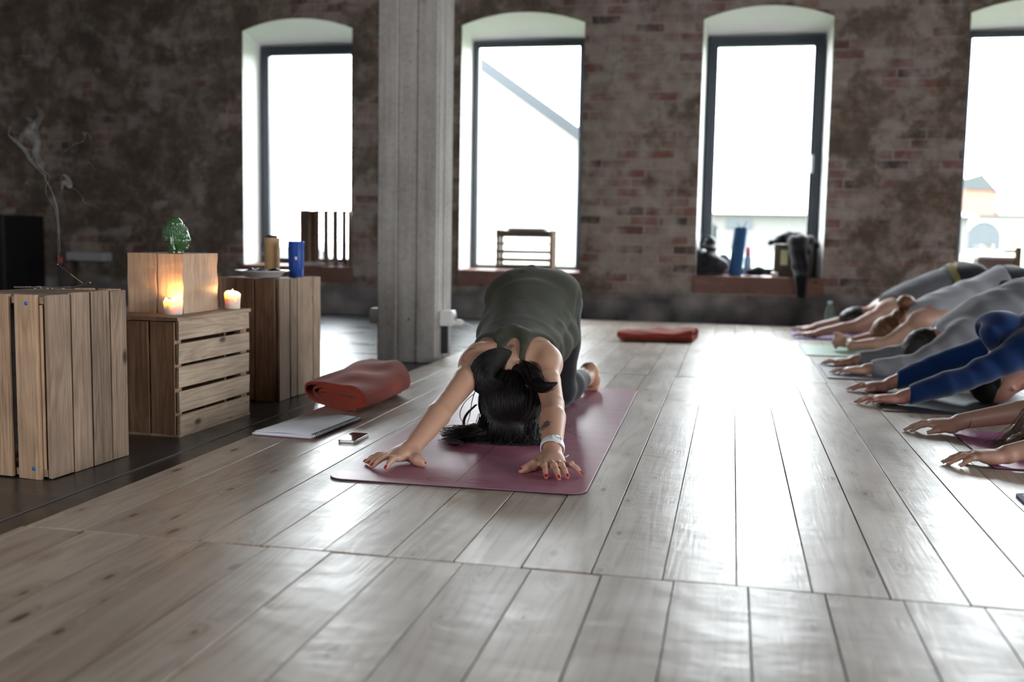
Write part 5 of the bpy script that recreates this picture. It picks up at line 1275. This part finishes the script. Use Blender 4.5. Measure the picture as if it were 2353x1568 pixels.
    if sleeves == 'none':
        for s_ in (-1, 1): S.ell(sh + np.array([-.045, s_ * .165, -.01]), (.135, .085, .16), .006, sub=True)
        S.ell(sh + np.array([-.10, 0, .03]), (.10, .055, .12), .006, sub=True); S.keep((-1, 0, 0), tuple(sh + np.array([-.05, 0, 0])))
    else:
        for (wx, wy, wz, *_r), s_ in zip(hands, (1, -1)):
            X, Yy, Z = S.xyz(); near = ((X - wx) ** 2 + (Yy - wy) ** 2 + 0 * Z) < .16 ** 2
            S.d = np.where(near, np.maximum(S.d, ((wx + .022) - X) + 0 * Yy + 0 * Z), S.d).astype(np.float32)
            S.d = np.where((X < wx - .02) & (abs(Yy - wy) < .12) & (Z < .2), 1.0, S.d).astype(np.float32)
        ng = nb - sh; ng = ng / np.linalg.norm(ng); X, Yy, Z = S.xyz()
        g = (X - nb[0]) * ng[0] + (Yy - nb[1]) * ng[1] + (Z - nb[2]) * ng[2]; mid = (np.abs(Yy - Y) < .085) & (X > C[0] - .2) & (Z > -1)
        S.d = np.where(mid, np.maximum(S.d, g.astype(np.float32) + .012), S.d)
    d = hip - wa; S.keep(tuple(d), tuple(wa * (.30 if stripe else -.05) + hip * (.70 if stripe else 1.05)), .004)
    if not J.get('tuck'): S.floor(PZ)
    S.build('hoodie' if hood else 'top', shirt, root, 1)
    # hair
    if hair:
        Hm = T.blank(); Hm.ell(q(-.012, .012, 0), (.094, .106, .084), 0, R=[fx, cr, sd])
        Hm.keep(tuple(fx), tuple(q(.045, 0, 0)), .01); Hm.keep(tuple(fx * .8 - cr * .6), tuple(q(.01, -.045, 0)), .01)
        for p, r_ in hair.get('lumps', []): Hm.ell(p, r_, .02)
        Hm.fold(lambda X, Yy, Z: -.0022 * np.sin(150 * X + 60 * Z + 5 * np.sin(40 * Yy)) * np.sin(90 * Yy + 30 * X)); Hm.floor(PZ + .001)
        o = Hm.build('hair', hair['mat'], root, 1)
        if 'bun' in hair:
            B = T.blank(); bp, br = hair['bun']; B.ell(bp, br, 0); B.fold(lambda X, Yy, Z: -.003 * np.sin(140 * (X - bp[0]) + 6 * np.sin(60 * (Z - bp[2])))); B.build('bun', hair['mat'], o, 1)
    if nail: nails(root, tips, nail)
    if extra: extra(root, T, dict(C=C, sh=sh, hip=hip, nb=nb, q=q))
    return root

M_GREY = cloth('mid grey jersey', (.135, .135, .148), 600); M_CHAR = cloth('charcoal leggings', (.016, .018, .024), 800, .8)
M_PALE = cloth('pale grey cotton', (.42, .42, .46), 600, .9, .06); M_MELANGE = cloth('grey melange sweatshirt', (.25, .25, .27), 350, .95, .16)
M_HOOD = cloth('royal blue sweatshirt', (.0045, .030, .125), 500, .9, .12); M_YEL = cloth('olive yellow band', (.21, .19, .055), 600)
M_BROWNH = m_hair('black brown hair', (.006, .005, .005), (.018, .013, .011), .5); M_GING = m_hair('ginger hair', (.12, .045, .018), (.30, .14, .06), .5)
M_SHORT = m_hair('short grey brown hair', (.012, .010, .009), (.035, .028, .024), .6); M_LONGB = m_hair('long brown hair', (.050, .022, .010), (.13, .062, .028), .55)

kneeler('person farthest back in grey top with bare arms and a yellow waistband', 7.42,
        dict(hip=(1.500, .405), waist=(1.290, .335), chest=(1.130, .245), shoulder=(1.030, .200), head=(.860, .108), knee=(1.545,), foot=(2.05,), face=(.55, 0, -.8), crown=(-.85, 0, -.45)),
        [(.600, 7.66, .040, .095, .17, .08), (.590, 7.17, .040, .088, .17, .08)], M_GREY, M_CHAR, dict(mat=M_BROWNH, lumps=[((.80, 7.42, .13), (.06, .07, .05))]), stripe=M_YEL, loc_x=1.2)
kneeler('person with ginger hair in a bun and a white sleeveless top', 6.36,
        dict(hip=(1.530, .402), waist=(1.330, .335), chest=(1.170, .255), shoulder=(1.060, .205), head=(.930, .125), knee=(1.57,), foot=(2.08,), face=(.5, 0, -.85), crown=(-.85, 0, -.4)),
        [(.705, 6.46, .048, .085, .16, .05), (.700, 6.27, .045, .070, .16, .05)], M_PALE, M_CHAR, dict(mat=M_GING, lumps=[((.965, 6.36, .215), (.045, .05, .05))], bun=((1.000, 6.36, .300), (.055, .050, .044))), clasp=(.625, 6.365, .058), loc_x=1.25)
kneeler('person with short hair in a long sleeved grey sweatshirt', 5.39,
        dict(hip=(1.560, .405), waist=(1.370, .370), chest=(1.215, .285), shoulder=(1.090, .215), head=(.960, .130), knee=(1.62,), foot=(2.13,), build=1.08, face=(.45, 0, -.9), crown=(-.85, 0, -.35)),
        [(.640, 5.585, .036, .075, .165, .10), (.655, 5.205, .036, .070, .165, .10)], M_MELANGE, M_CHAR, dict(mat=M_SHORT), sleeves='long', loc_x=1.3)
def hoodie_extra(root, T, d):
    B = T.blank(); Y = root.location.y
    B.ell((1.055, Y, .318), (.070, .120, .060), 0).ell((1.015, Y - .02, .285), (.048, .105, .065), .03).ell((1.09, Y + .01, .340), (.06, .09, .04), .03)
    B.ell((.985, Y, .250), (.060, .070, .075), .02, sub=True); B.fold(folds(.006, 48, (.6, .5, 1), 1.2, 4)); B.build('hood', M_HOOD, root, 1)
kneeler('person in a royal blue hoodie with the hood bunched at the neck', 4.46,
        dict(hip=(1.640, .415), waist=(1.450, .390), chest=(1.270, .300), shoulder=(1.135, .245), head=(1.065, .108), knee=(1.69,), foot=(2.2,), edge=.584, build=1.12, face=(.75, -.45, -.35), crown=(-.45, .0, -.85), skin=m_skin('ruddy skin', (.47, .24, .18), (.52, .21, .165))),
        [(.690, 4.665, .042, .150, .178, .06), (.680, 4.275, .038, .125, .178, .06)], M_HOOD, M_CHAR, dict(mat=M_BROWNH), sleeves='long', hood=True, extra=hoodie_extra, h=.006, loc_x=1.35)
M_PNAIL = simple('pale pink nails', (.70, .52, .52), .2)
def bracelet(root, T, d):
    q = random.Random(12); lk = MB()
    for i in range(260):
        y0 = 3.44 + q.uniform(-.10, .10); x0 = q.uniform(.94, 1.00); e = q.uniform(.02, .085)
        Q = spline([(x0 + .05, 3.44 + (y0 - 3.44) * .9, .175 + q.uniform(-.02, .01)), (x0 - .01, y0, .130), (x0 - .035 - e * .3, y0 + q.uniform(-.01, .01), .065), (x0 - .055 - e * .7, y0 + q.uniform(-.02, .02), .020), (x0 - .060 - e, y0 + q.uniform(-.03, .03), .0085)], 16)
        lk.tube(Q, [.0012 * (1 - .7 * k / 16) for k in range(16)], 4, tone=q.random())
    lk.build('loose_hair', M_LONGB, root, True, world=True)
    b = MB(); G = []
    b.tube([(.802 + .004 * math.sin(a), 3.696 + .0312 * math.cos(a), .0515 + .0292 * math.sin(a)) for a in np.linspace(0, 2 * PI, 30)], .0012, 6); b.build('thread_bracelet', simple('dark red thread', (.10, .015, .015), .8), root, True, world=True)
kneeler('person nearest on the right with bare arms and brown hair over the pink mat', 3.44,
        dict(hip=(1.74, .41), waist=(1.54, .36), chest=(1.37, .270), shoulder=(1.265, .225), head=(1.06, .112), knee=(1.79,), foot=(2.3,), edge=.750, kn=.036, face=(.5, 0, -.85), crown=(-.85, 0, -.4)),
        [(.775, 3.700, .044, .110, (.172, .03), .05), (.800, 3.175, .042, .095, (.172, -.10), .05)], M_PALE, M_CHAR, dict(mat=M_LONGB, lumps=[((.935, 3.44, .030), (.075, .06, .028)), ((.965, 3.44, .07), (.06, .07, .06))]), nail=M_PNAIL, extra=bracelet, h=.0048, loc_x=1.4)
# ------------------------------------------------------------------ look
SC.view_settings.view_transform = 'Standard'; SC.view_settings.look = 'None'; SC.view_settings.gamma = 1.0
SC.view_settings.exposure = 2.6
try: SC.view_settings.use_curve_mapping = False
except Exception: pass
cy = SC.cycles; cy.use_denoising = True; cy.max_bounces = 7; cy.diffuse_bounces = 4; cy.glossy_bounces = 4; cy.transmission_bounces = 6; cy.transparent_max_bounces = 12; cy.volume_bounces = 1
cy.sample_clamp_indirect = 8.0; cy.caustics_reflective = False; cy.caustics_refractive = False; cy.volume_step_rate = 4
